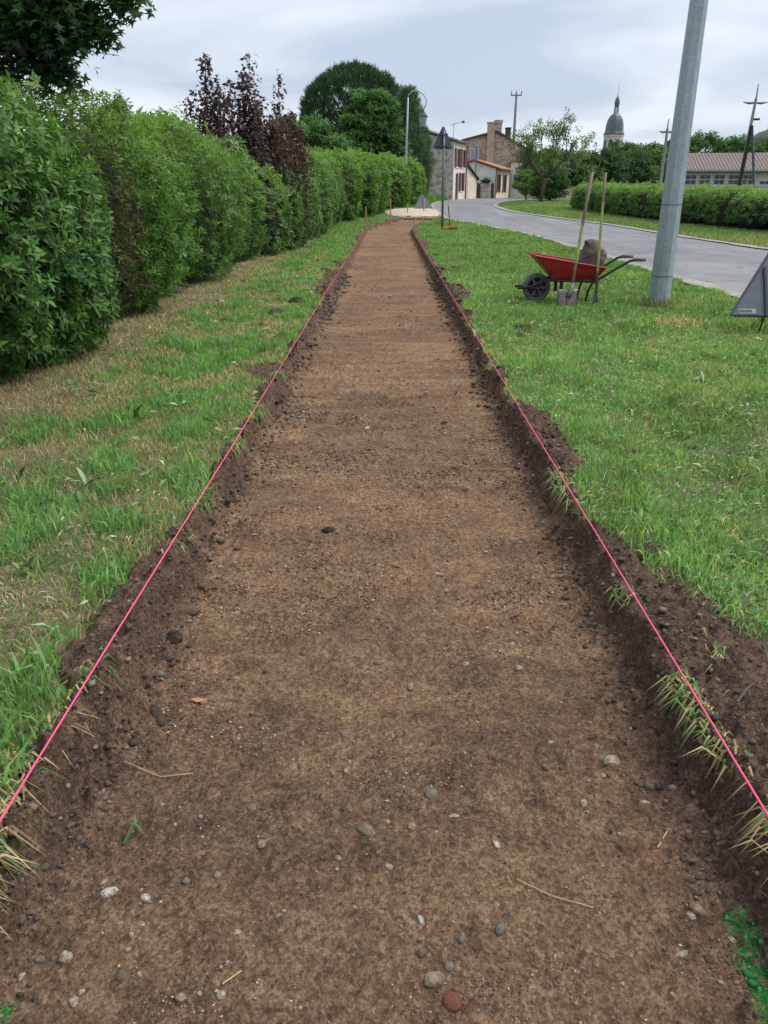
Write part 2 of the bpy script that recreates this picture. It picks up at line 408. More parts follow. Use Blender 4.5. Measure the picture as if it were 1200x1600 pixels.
# ------------------------------------------------------------------ the lie of the land
def cshift(y): y = np.asarray(y, float); return np.where(y > 27, .02 * (y - 27) ** 2, 0)
END = 35.4
def edgeL(y): return cshift(y) - .825 - .07 * (fbm(y * 1.7, y * 0 + 3, 3, 21) - .5) * 2 - .05 * (vnoise(y * 7, y * 0, 22) - .5)
def edgeR(y): return cshift(y) + .835 + .09 * (fbm(y * 1.5, y * 0 + 9, 3, 23) - .5) * 2 + .05 * (vnoise(y * 7, y * 0, 24) - .5)
def spoil_w(y, side):
    n = fbm(np.asarray(y) * .8, np.asarray(y) * 0 + side * 5, 3, 31 + side)
    if side > 0: return .02 + .10 * sstep(7, 11, y) + .26 * sstep(.45, .75, n) + .20 * sstep(3.4, 1.4, y)
    return .0 + .05 * sstep(7, 12, y) + .34 * sstep(.47, .78, n) + .10 * sstep(1.2, 2.0, y) * sstep(3.6, 2.4, y)
def spoil(x, y):
    """0..1 how much loose earth lies on the turf outside the cut"""
    u = x - cshift(y)
    side = np.where(u > 0, 1, -1)
    w = np.where(u > 0, spoil_w(y, 1), spoil_w(y, -1) * sstep(1.5, 2.1, y))
    e = np.abs(u) - .80 + .10 * (fbm(x * 5, y * 5, 3, 40) - .5) * 2
    return np.clip(1 - sstep(.45, 1.0, e / np.maximum(w, .02)), 0, 1)
def soil_height(x, y):
    u = x - cshift(y); au = np.abs(u)
    wob = .05 * (fbm(y * 2.2, np.sign(u) * 4 + 2, 3, 50) - .5) * 2 + .03 * (vnoise(x * 9, y * 9, 51) - .5)
    s = sstep(.735 + wob * .7, .812 + wob * .55, au)
    end = sstep(END - 1.0, END + .3, y); s = np.maximum(s, end)
    d = .135
    floor = -d + .018 * (fbm(x * 1.2, y * 3.5, 3, 52) - .5) + .016 * (fbm(x * 7, y * 11, 3, 53) - .5)
    crumb = np.clip(fbm(x * 16, y * 16, 3, 54) - .56, 0, 1) * sstep(.45, .62, fbm(x * 1.6, y * 2.6, 3, 55))
    floor = floor + .085 * crumb + .009 * (fbm(x * 34, y * 34, 2, 58) - .5) + .012 * np.clip(fbm(x * 24, y * 30, 2, 59) - .62, 0, 1)
    bank = np.exp(-((au - .745) / .045) ** 2) + .35 * np.exp(-((au - .62) / .10) ** 2) * sstep(.5, .7, fbm(x * 2, y * 2, 2, 64))
    clod = np.abs(fbm(x * 9, y * 9, 4, 56, .6) - .5) * 2
    clod2 = np.abs(fbm(x * 22, y * 22, 3, 57, .6) - .5) * 2
    clod3 = vnoise(x * 48, y * 48, 63) - .5
    rough = bank * (.060 * clod + .040 * clod2 + .014 * clod3)
    sp = spoil(x, y)
    top = -.045 + sp * (.034 + .075 * clod + .036 * clod2 + .012 * clod3)
    return floor * (1 - s) + top * s + rough

def grid_faces(nr, nc):
    i = np.arange(nr - 1)[:, None] * nc + np.arange(nc - 1)[None, :]
    i = i.ravel(); return np.stack([i, i + 1, i + nc + 1, i + nc], 1).astype(np.int32)

rows = .75 * np.exp(np.linspace(0, math.log(END + .8) - math.log(.75), 690))
cols = np.concatenate([np.linspace(-1.75, -1.0, 32)[:-1], np.linspace(-1.0, -.58, 56)[:-1], np.linspace(-.58, .58, 150)[:-1], np.linspace(.58, 1.0, 56)[:-1], np.linspace(1.0, 1.95, 48)])
Yg, Xg = np.meshgrid(rows, cols, indexing='ij'); Xg = Xg + cshift(Yg)
Zs = soil_height(Xg, Yg)
au = np.abs(Xg - cshift(Yg))
dk = np.clip(sstep(.69, .79, au + .11 * (fbm(Xg * 3, Yg * 3, 3, 60) - .5)) * .95 + .32 * sstep(2.6, 1.2, Yg) + .42 * sstep(.50, .70, fbm(Xg * 1.6, Yg * 3.2, 4, 61, .6)), 0, 1)
def ell(cx, cy, rx, ry): return np.clip(1.35 - np.sqrt(((Xg - cx) / rx) ** 2 + ((Yg - cy) / ry) ** 2) - .5 * (fbm(Xg * 14, Yg * 14, 2, 62) - .5), 0, 1)
gr = np.clip(ell(.715, 1.10, .028, .05) + ell(.705, 1.02, .030, .06) + ell(.70, .94, .035, .06) + ell(-.70, .93, .015, .03), 0, 1)
vc = np.stack([dk, gr, dk * 0], -1).reshape(-1, 3)
trench = add_mesh('trench', np.stack([Xg, Yg, Zs + zt(Yg)], -1).reshape(-1, 3), grid_faces(len(rows), len(cols)), M['soil'], vcol=vc, smooth=True)
tag(trench, 'freshly dug brown earth trench running between two pink strings', kind='structure')

# road: the edges are polylines, evenly resampled
def interp(pts, n):
    P = np.array(pts, float); d = np.r_[0, np.cumsum(np.hypot(*np.diff(P, axis=0).T))]
    def cr1(t):
        i = min(max(np.searchsorted(d, t) - 1, 0), len(P) - 2); p0 = P[max(i - 1, 0)]; p1 = P[i]; p2 = P[i + 1]; p3 = P[min(i + 2, len(P) - 1)]
        s = (t - d[i]) / (d[i + 1] - d[i])
        return .5 * (2 * p1 + (p2 - p0) * s + (2 * p0 - 5 * p1 + 4 * p2 - p3) * s * s + (3 * p1 - p0 - 3 * p2 + p3) * s ** 3)
    return np.array([cr1(t) for t in np.linspace(0, d[-1], n)])
road_left = interp([(4.5, -8), (4.48, 2), (4.45, 10), (4.44, 15), (4.42, 20), (4.27, 25), (3.6, 29.5), (2.8, 33), (2.45, 36), (2.3, 42), (2.6, 50), (3.4, 60), (4.5, 68), (5.3, 73), (7.2, 79), (9.0, 83.4), (11.6, 86.4), (15, 91), (20, 96), (32, 104)], 180)
road_right = interp([(8.75, -8), (8.75, 10), (8.74, 18), (8.6, 24), (8.3, 30), (7.3, 35), (6.3, 40), (6.05, 44), (6.5, 50), (7.8, 57), (10.2, 65), (13.4, 71.5), (18, 76), (24, 80), (36, 86)], 180)
def strip(name, A, B, n, zf, mat, jitter=0):
    t = np.linspace(0, 1, n)[None, :, None]
    P = A[:, None, :] * (1 - t) + B[:, None, :] * t
    Z = zf(P[..., 0], P[..., 1])
    return add_mesh(name, np.concatenate([P, Z[..., None]], -1).reshape(-1, 3), grid_faces(len(A), n), mat, smooth=True)
road = tag(strip('road', road_left, road_right, 14, lambda x, y: zt(y) + .012, M['asphalt']), 'pale grey worn village road curving away to the left', kind='structure')
def xl(y): return np.interp(y, road_left[:, 1], road_left[:, 0])
def xr(y): return np.interp(y, road_right[:, 1], road_right[:, 0])

# lawns: sheets whose inner edge bends down into the cut
def lumps(x, y): return .018 * (fbm(x * 2.1, y * 2.1, 3, 70) - .5) + .012 * (fbm(x * 9, y * 9, 2, 71) - .5)
ry = np.concatenate([.7 * np.exp(np.linspace(0, math.log(END / .7), 260))])
tt = np.r_[0, .004, .012, .03, np.linspace(.06, 1, 44)]
def lawn(name, inner, outer, mat, label):
    a = inner(ry); b = outer(ry)
    X = a[:, None] * (1 - tt) + b[:, None] * tt; Y = np.repeat(ry[:, None], len(tt), 1)
    Z = zt(Y) + lumps(X, Y) - .05 * sstep(.1, .6, spoil(X, Y)) - np.array([.085, .035, .008] + [0] * (len(tt) - 3))[None, :]
    o = add_mesh(name, np.stack([X, Y, Z], -1).reshape(-1, 3), grid_faces(len(ry), len(tt)), mat, smooth=True)
    return tag(o, label, kind='structure')
lawn('lawn_left', edgeL, lambda y: y * 0 - 9.0, M['lawn_left'], 'patchy strip of lawn between the hedge and the trench')
lawn('lawn_right', edgeR, lambda y: np.maximum(xl(y) + .03, edgeR(y) + .2), M['lawn'], 'mown green lawn between the trench and the road')
ys = np.linspace(END - .3, 84, 90)
back = tag(strip('grass_verge', np.stack([ys * 0 - 30, ys], 1), np.stack([xl(ys) + .05, ys], 1), 30, lambda x, y: zt(y) - .012 + .0 * x, M['ground']), 'grass behind the end of the trench', kind='structure')
va = road_right.copy(); va[:, 0] -= .06
vb = np.stack([np.full(len(va), 140.0), va[:, 1] * 1.0], 1)
verge = tag(strip('roadside_verge', va, vb, 40, lambda x, y: zt(y) + .03 + .05 * sstep(0, 2, x - xr(y)), M['ground']), 'grass verge on the far side of the road', kind='structure')
# flush concrete edging along both sides of the road
def off(P, d0, d1, zf, name, label, jit):
    T = np.gradient(P, axis=0); T /= np.linalg.norm(T, axis=1)[:, None]; N = np.stack([T[:, 1], -T[:, 0]], 1)
    n = jit * (fbm(P[:, 0] * 1.3, P[:, 1] * 1.3, 3, 77) - .5)[:, None] * 2
    return tag(strip(name, P + N * (d0 - n), P + N * (d1 + n), 3, zf, M['kerb']), label, kind='structure')
off(interp(road_left[:110], 260), -.10, .17, lambda x, y: zt(y) + .018, 'kerb', 'pale flush concrete edging beside the lawn', .07)
off(interp(road_right[:150], 260), -.22, .06, lambda x, y: zt(y) + .036, 'kerb', 'pale concrete edging of the far verge', .08)
# the far ground, to the horizon
gx = np.r_[-3000, -800, -200, -60, -20, 0, 20, 60, 200, 800, 3000]; gy = np.r_[-60, -10, 0, 20, 45, 60, 72, 84, 100, 160, 400, 1000, 4000]
GY, GX = np.meshgrid(gy, gx, indexing='ij')
GZ = zt(GY) - np.where(GY < 60, .32, np.where(GY < 90, .06, .0)) 
tag(add_mesh('ground', np.stack([GX, GY, GZ], -1).reshape(-1, 3), grid_faces(len(gy), len(gx)), M['ground'], smooth=True), 'far level ground', kind='structure')
# pale sandy pad at the end of the trench
th = np.linspace(0, 2 * math.pi, 48, endpoint=False)
pr = 1 + .18 * (fbm(np.cos(th) * 2, np.sin(th) * 2, 3, 80) - .5) * 2
px_, py_ = 1.25 + 1.45 * pr * np.cos(th), 40.0 + 3.6 * pr * np.sin(th)
px_ = np.minimum(px_, xl(py_) + .25)
Vp = [(1.2, 40, ztf(40) + .075)] + [(a * .8 + 1.2 * .2, b * .8 + 40 * .2, ztf(b) + .06) for a, b in zip(px_, py_)] + [(a, b, ztf(b) - .02) for a, b in zip(px_, py_)]
Fp = [(0, 1 + i, 1 + (i + 1) % 48) for i in range(48)] + [(1 + i, 49 + i, 49 + (i + 1) % 48, 1 + (i + 1) % 48) for i in range(48)]
tag(add_mesh('sand_pad', Vp, Fp, M['sand'], smooth=True), 'pale sand spread at the end of the trench', kind='structure')
# hill on the horizon at the right
hx = np.linspace(230, 900, 60); hy = np.linspace(700, 1250, 30)
HY, HX = np.meshgrid(hy, hx, indexing='ij')
HZ = 38 * np.exp(-((HX - 396) / 22) ** 2 - ((HY - 900) / 90) ** 2) + 46 * np.exp(-((HX - 450) / 75) ** 2 - ((HY - 930) / 160) ** 2) + 5 * (fbm(HX / 20, HY / 20, 4, 90) - .5) - 4
tag(add_mesh('hill', np.stack([HX, HY, HZ], -1).reshape(-1, 3), grid_faces(30, 60), M['hill'], smooth=True), 'distant wooded hill on the horizon', kind='structure')

# ------------------------------------------------------------------ foliage tools
def unit(a): return a / np.maximum(np.linalg.norm(a, axis=-1, keepdims=True), 1e-9)
def leaf_verts(P, A, N, L, W, C, four=True, fold=.18, droop=.12):
    """leaves from base P along A with upper side N; returns vertices, triangles, colours"""
    n = len(P); N = unit(N - A * (N * A).sum(1, keepdims=True)); S = np.cross(A, N)
    L = np.broadcast_to(L, n)[:, None]; W = np.broadcast_to(W, n)[:, None]
    b = P; tip = P + A * L - N * L * droop
    l = P + A * L * .48 + S * W * .5 + N * W * fold; r = P + A * L * .48 - S * W * .5 + N * W * fold
    if four:
        m = P + A * L * .5
        V = np.stack([b, r, tip, l, m], 1).reshape(-1, 3); k = np.arange(n)[:, None] * 5
        F = np.concatenate([k + np.array([t]) for t in ((0, 1, 4), (1, 2, 4), (2, 3, 4), (3, 0, 4))])
        return V, F.astype(np.int32), np.repeat(C, 5, 0)
    V = np.stack([b, r, tip, l], 1).reshape(-1, 3); k = np.arange(n)[:, None] * 4
    F = np.concatenate([k + np.array([t]) for t in ((0, 1, 2), (0, 2, 3))])
    return V, F.astype(np.int32), np.repeat(C, 4, 0)
def join(chunks):
    V = []; F = []; C = []; o = 0
    for v, f, c in chunks: V.append(v); F.append(f + o); C.append(c); o += len(v)
    return np.concatenate(V), np.concatenate(F), np.concatenate(C)
def leaf_obj(name, chunks, mat, parent=None, gain=1.95):
    V, F, C = join(chunks); C = np.clip(C * gain, 0, .75); o = add_mesh(name, V, F, mat, parent, vcol=C); o['kind'] = 'stuff'; return o
def palette(n, base, r, var=.28, hue=.12):
    base = np.array(base, float)
    if base.ndim == 1: base = base[None]
    c = base[r.integers(0, len(base), n)]
    return np.clip(c * (1 + var * (r.random((n, 1)) * 2 - 1)) * (1 + hue * (r.random((n, 3)) * 2 - 1)), .002, 1)
def sprig_leaves(P, D, K, L, W, cols, r, stem=.05, four=True, spread=(75, 25), var=.28, droop=.12, twist=.25):
    m = len(P); ref = np.where(np.abs(D[:, 2:3]) > .9, np.array([[1., 0, 0]]), np.array([[0, 0, 1.]]))
    U = unit(np.cross(ref, D)); Vv = np.cross(D, U); ph = r.random(m) * 6.28
    out = []; base = palette(m, cols, r, var, .1)
    for k in range(K):
        t = k / max(K - 1, 1); th = np.radians(spread[0] * (1 - t) + spread[1] * t) * (1 + .25 * (r.random(m) - .5))
        a = ph + k * 2.4 + .5 * (r.random(m) - .5)
        rad = U * np.cos(a)[:, None] + Vv * np.sin(a)[:, None]
        A = unit(D * np.cos(th)[:, None] + rad * np.sin(th)[:, None] + twist * (r.random((m, 3)) - .5))
        N = D * np.sin(th)[:, None] - rad * np.cos(th)[:, None]
        s = (.7 + .6 * r.random(m)) * (1.0 - .25 * t)
        C = np.clip(base * (.85 + .3 * r.random((m, 1))), .002, 1)
        out.append(leaf_verts(P + D * (stem * t), A, N, L * s, W * s, C, four, droop=droop))
    return join(out)
def wob3(P, f=1.0, seed=0):
    r = np.random.default_rng(seed); s = 0
    for i in range(7):
        k = r.normal(size=3) * f * (1 + i * .45); s = s + np.sin(P @ k + r.random() * 6.28) / (1 + i * .35)
    return s / 3.2
def on_lobe(c, dims, n, r, p=2.6, lump=.10, f=2.0, seed=0):
    """points and outward normals on a rounded, lumpy body"""
    c = np.array(c, float); dims = np.array(dims, float)
    q = unit(r.normal(size=(n * 2, 3)))
    # even spread over long bodies
    w = np.linalg.norm(q / dims, axis=1); q = q[r.random(len(q)) < (w / w.max())][:n] if False else q[:n]
    rad = (np.abs(q / dims) ** p).sum(1) ** (-1 / p)
    P = q * rad[:, None]
    N = unit(np.sign(P) * np.abs(P / dims) ** (p - 1) / dims)
    P = P * (1 + lump * wob3(P + c, f, seed))[:, None]
    return P + c, N
def ico(sub, seed, amp=.2, f=2.0, squash=(1, 1, 1)):
    bm = bmesh.new(); bmesh.ops.create_icosphere(bm, subdivisions=sub, radius=1)
    V = np.array([v.co[:] for v in bm.verts]); F = np.array([[v.index for v in fc.verts] for fc in bm.faces]); bm.free()
    V = V * (1 + amp * wob3(V, f, seed))[:, None] * np.array(squash); return V, F
def core(lobes, mat, parent, k=.8, name='light_blocking_core', seed=3, p=2.6):  # closed hull added behind the leaves so light does not pass through
    Vs = []; Fs = []; o = 0
    for i, (c, d) in enumerate(lobes):
        V, F = ico(3, seed + i, 0)
        rad = (np.abs(V / np.array(d)) ** p).sum(1) ** (-1 / p)
        V = V * rad[:, None] * k * (1 + .10 * wob3(V * 3, 2.0, seed + i))[:, None] + np.array(c)
        Vs.append(V); Fs.append(F + o); o += len(V)
    return add_mesh(name, np.concatenate(Vs), np.concatenate(Fs), mat, parent, smooth=True)
def inside(P, lobes, skip, k=.82, p=2.6):
    m = np.zeros(len(P), bool)
    for j, (c, d) in enumerate(lobes):
        if j != skip: m |= ((np.abs((P - np.array(c)) / np.array(d)) ** p).sum(1) < k ** p)
    return m
def shrub(name, label, cat, lobes, per_m2, K, L, W, cols, mat, seed, four=True, up=.55, group=None, zmin=.03, depth=.10, lump=.10, spread=(84, 42), f=2.2, stem=.05, view=True, tips=None, corek=.70, p=2.6, droop=.12):
    """a dense shrub: sprigs of leaves through the outer layer of lumpy bodies, a solid dark core added inside to block light, short stems"""
    r = np.random.default_rng(seed); base = np.array(lobes[0][0]); loc = (float(base[0]), float(base[1]), ztf(base[1]))
    t = thing(name, label, cat, loc, group=group); L0 = np.array(loc); ch = []
    for i, (c, d) in enumerate(lobes):
        area = 4 * math.pi * ((d[0] * d[1]) ** 1.6 / 3 + (d[0] * d[2]) ** 1.6 / 3 + (d[1] * d[2]) ** 1.6 / 3) ** (1 / 1.6)
        n = int(area * per_m2)
        P, N = on_lobe(c, d, n, r, p, lump, f, seed + i)
        P = P - N * (r.exponential(depth, n)[:, None]).clip(0, depth * 3)
        loose = (r.random(n) < .10) & (N[:, 2] > -.1); P = P + (N * .6 + np.array([0, 0, .8])) * (loose * r.random(n) * .10)[:, None] * min(1.6, .6 + L * 8)
        keep = (P[:, 2] > ztf(base[1]) + zmin) & ~inside(P, lobes, i, p=p)
        if view:
            x, y = project(P); keep &= (x > -420) & (x < 1500) & (y > -250)
            # what faces well away from the road side stays thinner
            vis = (N * unit(np.array([0, 0, EYE]) - P)).sum(1); keep &= (vis > -.35) | (r.random(n) < .3)
        P = P[keep]; N = N[keep]; m = len(P)
        if m == 0: continue
        D = unit(N * (1 - up) + np.array([0, 0, 1.]) * up + .55 * r.normal(size=(m, 3)) * .6)
        cc = cols
        V, F, C = sprig_leaves(P - L0, D, K, L, W, cc, r, stem, four, spread, droop=droop)
        if tips is not None:
            # leaves grade to the paler tips colour towards the top of each lobe
            k = len(C) // (m * K); top = np.clip((P[:, 2] - c[2]) / d[2], 0, 1) ** 1.5 * (.35 + .65 * r.random(m))
            tp = np.tile(np.repeat(top, k), K)[:, None]
            C = C * (1 - tp) + np.array(tips)[None] * (.8 + .4 * r.random((len(C) // k, 1)).repeat(k, 0)) * tp
        ch.append((V, F, C))
    leaf_obj('foliage', ch, mat, t)
    core([(np.array(c) - L0, d) for c, d in lobes], M['twig'], t, corek, 'light_blocking_core', seed, p)
    for i, (c, d) in enumerate(lobes):
        for k in range(3 if len(lobes) < 8 else 1):
            a = r.random() * 6.28; q = np.array([d[0] * .5 * math.cos(a), d[1] * .5 * math.sin(a)]); b0 = np.array([c[0], c[1]]) - L0[:2]
            st = MB(); st.tube([(b0[0] + q[0] * .5, b0[1] + q[1] * .5, -.05), (b0[0] + q[0] * .8, b0[1] + q[1] * .8, .35), (b0[0] + q[0], b0[1] + q[1], .8)], [.03, .025, .015], 6)
            st.build('stem', M['bark'], t, smooth=True)
    return t

# ------------------------------------------------------------------ left hedge, from near to far
G_LAUREL = [(.036, .084, .020), (.052, .110, .026), (.028, .066, .020), (.070, .132, .034)]
G_BRIGHT = [(.050, .106, .022), (.068, .130, .028), (.036, .082, .019), (.090, .152, .035)]
G_MID = [(.052, .100, .032), (.068, .122, .040), (.042, .082, .028)]
shrub('laurel_shrub', 'big broad-leaved dark green laurel shrub at the left edge of the picture', 'shrub',
      [((-3.25, 3.6, .95), (1.05, 1.25, 1.02)), ((-3.30, 5.85, .95), (1.06, 1.12, 1.04)), ((-3.5, 4.6, 1.1), (.95, 1.3, .92)), ((-2.95, 6.35, .75), (.72, .68, .85))],
      330, 8, .078, .031, G_LAUREL, M['glossleaf'], 11, up=.45, tips=(.085, .15, .032), depth=.15, lump=.12, f=3.4)
h2 = shrub('evergreen_shrub', 'bright green fine-leaved shrub with a brown dead gap, right of the big laurel', 'shrub',
      [((-3.42, 8.75, .98), (1.10, .98, 1.18)), ((-3.52, 10.45, .95), (1.02, .82, 1.06))],
      290, 8, .074, .026, G_BRIGHT, M['glossleaf'], 12, four=False, up=.55, tips=(.125, .19, .04), depth=.13, lump=.15, f=3.2)
# scorched twigs in the gap
r = np.random.default_rng(5); n = 480
P = np.array([-2.50, 7.45, .95]) + r.normal(size=(n, 3)) * np.array([.12, .17, .42]); P = P[P[:, 2] > .15]
D = unit(r.normal(size=(len(P), 3)) + np.array([.5, 0, .2]))
leaf_obj('dead_leaves', [sprig_leaves(P - np.array(h2.location), D, 5, .06, .013, [(.065, .042, .026), (.045, .036, .022), (.10, .06, .035), (.05, .06, .028)], r, .05)], M['leaf'], h2, 1.2)
shrub('evergreen_shrub', 'rounded mid-green shrub left of the purple plum shrubs', 'shrub',
      [((-3.38, 12.2, .95), (1.06, 1.05, 1.20)), ((-3.42, 14.15, .92), (.95, .92, 1.04)), ((-3.22, 15.7, .85), (.85, .68, 1.0))],
      240, 7, .082, .029, G_BRIGHT + G_MID, M['glossleaf'], 13, four=False, up=.5, tips=(.12, .185, .04), depth=.13, lump=.15, f=3.2)
shrub('broadleaf_shrub', 'green shrub with large pale leaves at the foot of the purple plums', 'shrub',
      [((-3.9, 14.6, 1.45), (.7, 1.1, .95)), ((-3.25, 16.2, 1.2), (.6, .8, .95))],
      48, 6, .17, .075, [(.06, .12, .045), (.085, .14, .055), (.11, .16, .075)], M['leaf'], 14, four=True, up=.35, lump=.15, droop=.3)

def upright(name, label, cat, spots, cols, mat, seed, L, W, dens, group=None, roundw=.3):
    """shrub made of tall whippy shoots set with leaves all the way up"""
    r = np.random.default_rng(seed); x0, y0 = spots[0][0], spots[0][1]; L0 = np.array([x0, y0, ztf(y0)])
    t = thing(name, label, cat, tuple(L0), group=group); ch = []
    for (x, y, h, w) in spots:
        b = np.array([x, y, ztf(y)]) - L0
        for s in range(max(4, int(w * 26))):
            a = r.random() * 6.28; rr = w * math.sqrt(r.random())
            hh = h * (1 - .30 * (rr / w) ** 1.5 - .18 * r.random())
            p0 = b + np.array([rr * .5 * math.cos(a), rr * .5 * math.sin(a), 0]); p1 = b + np.array([rr * math.cos(a), rr * math.sin(a), hh])
            bend = r.normal(size=3) * .05; mid = (p0 + p1) / 2 + bend
            if s < 9: MB().tube([p0, mid, p1], [.016, .011, .004], 5).build('stem', M['bark'], t, smooth=True)
            n = int(dens * hh); u = r.random(n) ** .8; u = .06 + .94 * u
            Q = p0 * ((1 - u) ** 2)[:, None] + mid * (2 * u * (1 - u))[:, None] + p1 * (u ** 2)[:, None]
            sp = .16 * (1 - .75 * u ** 3); Q = Q + r.normal(size=(n, 3)) * sp[:, None] * np.array([1, 1, .4])
            A = unit(np.stack([r.normal(size=n), r.normal(size=n), r.normal(size=n) * .5 - .35], 1)); N = unit(r.normal(size=(n, 3)) + np.array([0, 0, 1.2]))
            sc = .7 + .6 * r.random(n)
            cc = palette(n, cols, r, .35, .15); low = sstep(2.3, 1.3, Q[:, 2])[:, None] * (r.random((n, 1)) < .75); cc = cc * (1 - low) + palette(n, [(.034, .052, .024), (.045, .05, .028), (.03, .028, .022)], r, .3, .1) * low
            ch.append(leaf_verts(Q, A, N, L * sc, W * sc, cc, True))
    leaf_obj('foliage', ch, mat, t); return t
PURPLE = [(.060, .028, .040), (.046, .028, .037), (.084, .030, .040), (.048, .038, .040), (.040, .042, .032)]
upright('purple_plum_shrub', 'tallest purple-leaved plum with pointed shoots above the hedge', 'shrub', [(-3.62, 17.0, 4.3, .42), (-3.2, 17.3, 3.5, .42), (-3.7, 17.4, 3.0, .5)], PURPLE, M['leaf'], 31, .10, .055, 88)
upright('purple_plum_shrub', 'purple-leaved plum, second from the left of the tall group', 'shrub', [(-2.95, 17.8, 4.2, .40), (-2.95, 17.7, 3.1, .5)], PURPLE, M['leaf'], 32, .10, .055, 88)
upright('purple_plum_shrub', 'purple-leaved plum reaching down to the grass in the middle of the hedge', 'shrub', [(-2.5, 18.4, 4.0, .36), (-2.55, 18.2, 3.0, .5), (-2.3, 18.7, 2.5, .42)], PURPLE + [(.06, .035, .025)], M['leaf'], 33, .10, .055, 88)
upright('purple_plum_shrub', 'rightmost purple-leaved plum with one lone thin shoot', 'shrub', [(-2.15, 19.4, 3.75, .16), (-2.2, 19.5, 2.95, .42)], PURPLE + [(.10, .03, .025)], M['leaf'], 34, .10, .055, 105)
upright('purple_plum_shrub', 'small dark purple-tipped shrub standing alone left of the plums', 'shrub', [(-4.35, 17.2, 3.15, .26)], PURPLE + [(.025, .045, .025)], M['leaf'], 35, .08, .045, 150)
shrub('evergreen_shrub', 'loose light green shrub just right of the purple plums', 'shrub',
      [((-2.75, 17.2, .78), (.66, .9, .90)), ((-2.55, 18.6, .80), (.58, .95, .92)), ((-2.72, 20.2, .85), (.78, 1.4, .98)), ((-2.7, 22.6, .85), (.8, 1.2, 1.0))], 90, 6, .11, .042, G_MID + [(.09, .15, .05)], M['leaf'], 15, four=False, lump=.13, tips=(.14, .2, .06))
FH = [((-2.7, 25.2, 1.05), (.95, 1.6, 1.25)), ((-2.75, 27.8, 1.05), (1.0, 1.5, 1.2)), ((-2.7, 30.4, 1.15), (1.0, 1.6, 1.3))]
shrub('hedge_shrub', 'bushy clipped hedge bank behind the first wooden stake', 'hedge', FH, 75, 6, .15, .06, G_MID, M['leaf'], 16, four=False, lump=.10, tips=(.11, .19, .05))
FH = [((-2.15, 33.4, 1.25), (1.05, 1.7, 1.35)), ((-1.55, 36.6, 1.3), (1.1, 1.9, 1.4)), ((-1.1, 39.8, 1.35), (1.1, 1.8, 1.4))]
shrub('hedge_shrub', 'fine-leaved clipped hedge with upright shoots left of the street lantern', 'hedge', FH, 58, 6, .17, .065, G_MID + G_BRIGHT, M['leaf'], 17, four=False, up=.7, lump=.10, tips=(.12, .2, .05))
FH = [((-.35, 46.0, 1.4), (1.5, 2.4, 1.55)), ((.55, 50.5, 1.45), (1.35, 2.2, 1.55)), ((1.15, 54, 1.5), (1.2, 2.0, 1.5))]
shrub('hedge_shrub', 'rounded end of the clipped hedge right behind the street lantern', 'hedge', FH, 42, 6, .20, .08, G_BRIGHT, M['leaf'], 18, four=False, lump=.06, tips=(.13, .21, .055))

# ------------------------------------------------------------------ clipped hedge across the road
HL = []
for k in range(14):
    t = k / 13; x = 9.95 + (1.55) * t + (2.2 * t ** 2); y = 41.0 - 24.5 * t
    HL.append(((x + .05, y, ztf(y) + .56), (.85, 1.45, .66 + .05 * math.sin(k * 2.1))))
shrub('clipped_hedge', 'long low clipped hedge across the road in front of the school', 'hedge', HL, 100, 6, .115, .042, G_MID + [(.07, .135, .035)], M['leaf'], 19, four=False, up=.6, lump=.06, tips=(.145, .23, .06), p=3.6, corek=.78)

# ------------------------------------------------------------------ trees
def limbs(st, p, d, length, rad, depth, r, out, spread=.6, upb=.25, split=3, taper=.62):
    n = 4; pts = [p]; q = p.copy(); dd = d.copy()
    for i in range(n):
        dd = unit(dd + r.normal(size=3) * .12 + np.array([0, 0, upb * .12])); q = q + dd * length / n; pts.append(q.copy())
    st.tube(pts, [rad * (1 - (1 - taper) * i / n) for i in range(n + 1)], 7 if depth > 1 else 5)
    if depth == 0: out.append((q, dd, pts)); return
    for k in range(split):
        a = unit(dd + r.normal(size=3) * spread + np.array([0, 0, upb]))
        limbs(st, pts[-1] if k < 2 else pts[-2], a, length * (.68 + .2 * r.random()), rad * taper, depth - 1, r, out, spread, upb, split, taper)
def crown_leaves(centers, sizes, n_each, L, W, cols, r, flat=.6, down=0.0, four=False, var=.3):
    out = []
    for c, s in zip(centers, sizes):
        n = int(n_each); q = unit(r.normal(size=(n, 3))) * (r.random((n, 1)) ** .45) * np.array([1, 1, flat]) * s
        A = unit(q * .6 / s + r.normal(size=(n, 3)) * .7 - np.array([0, 0, down])); N = unit(r.normal(size=(n, 3)) * .6 + np.array([0, 0, 1.]))
        sc = .7 + .6 * r.random(n); base = palette(1, cols, r, var, .08)
        out.append(leaf_verts(c + q, A, N, L * sc, W * sc, palette(n, base, r, .25, .1), four))
    return join(out)
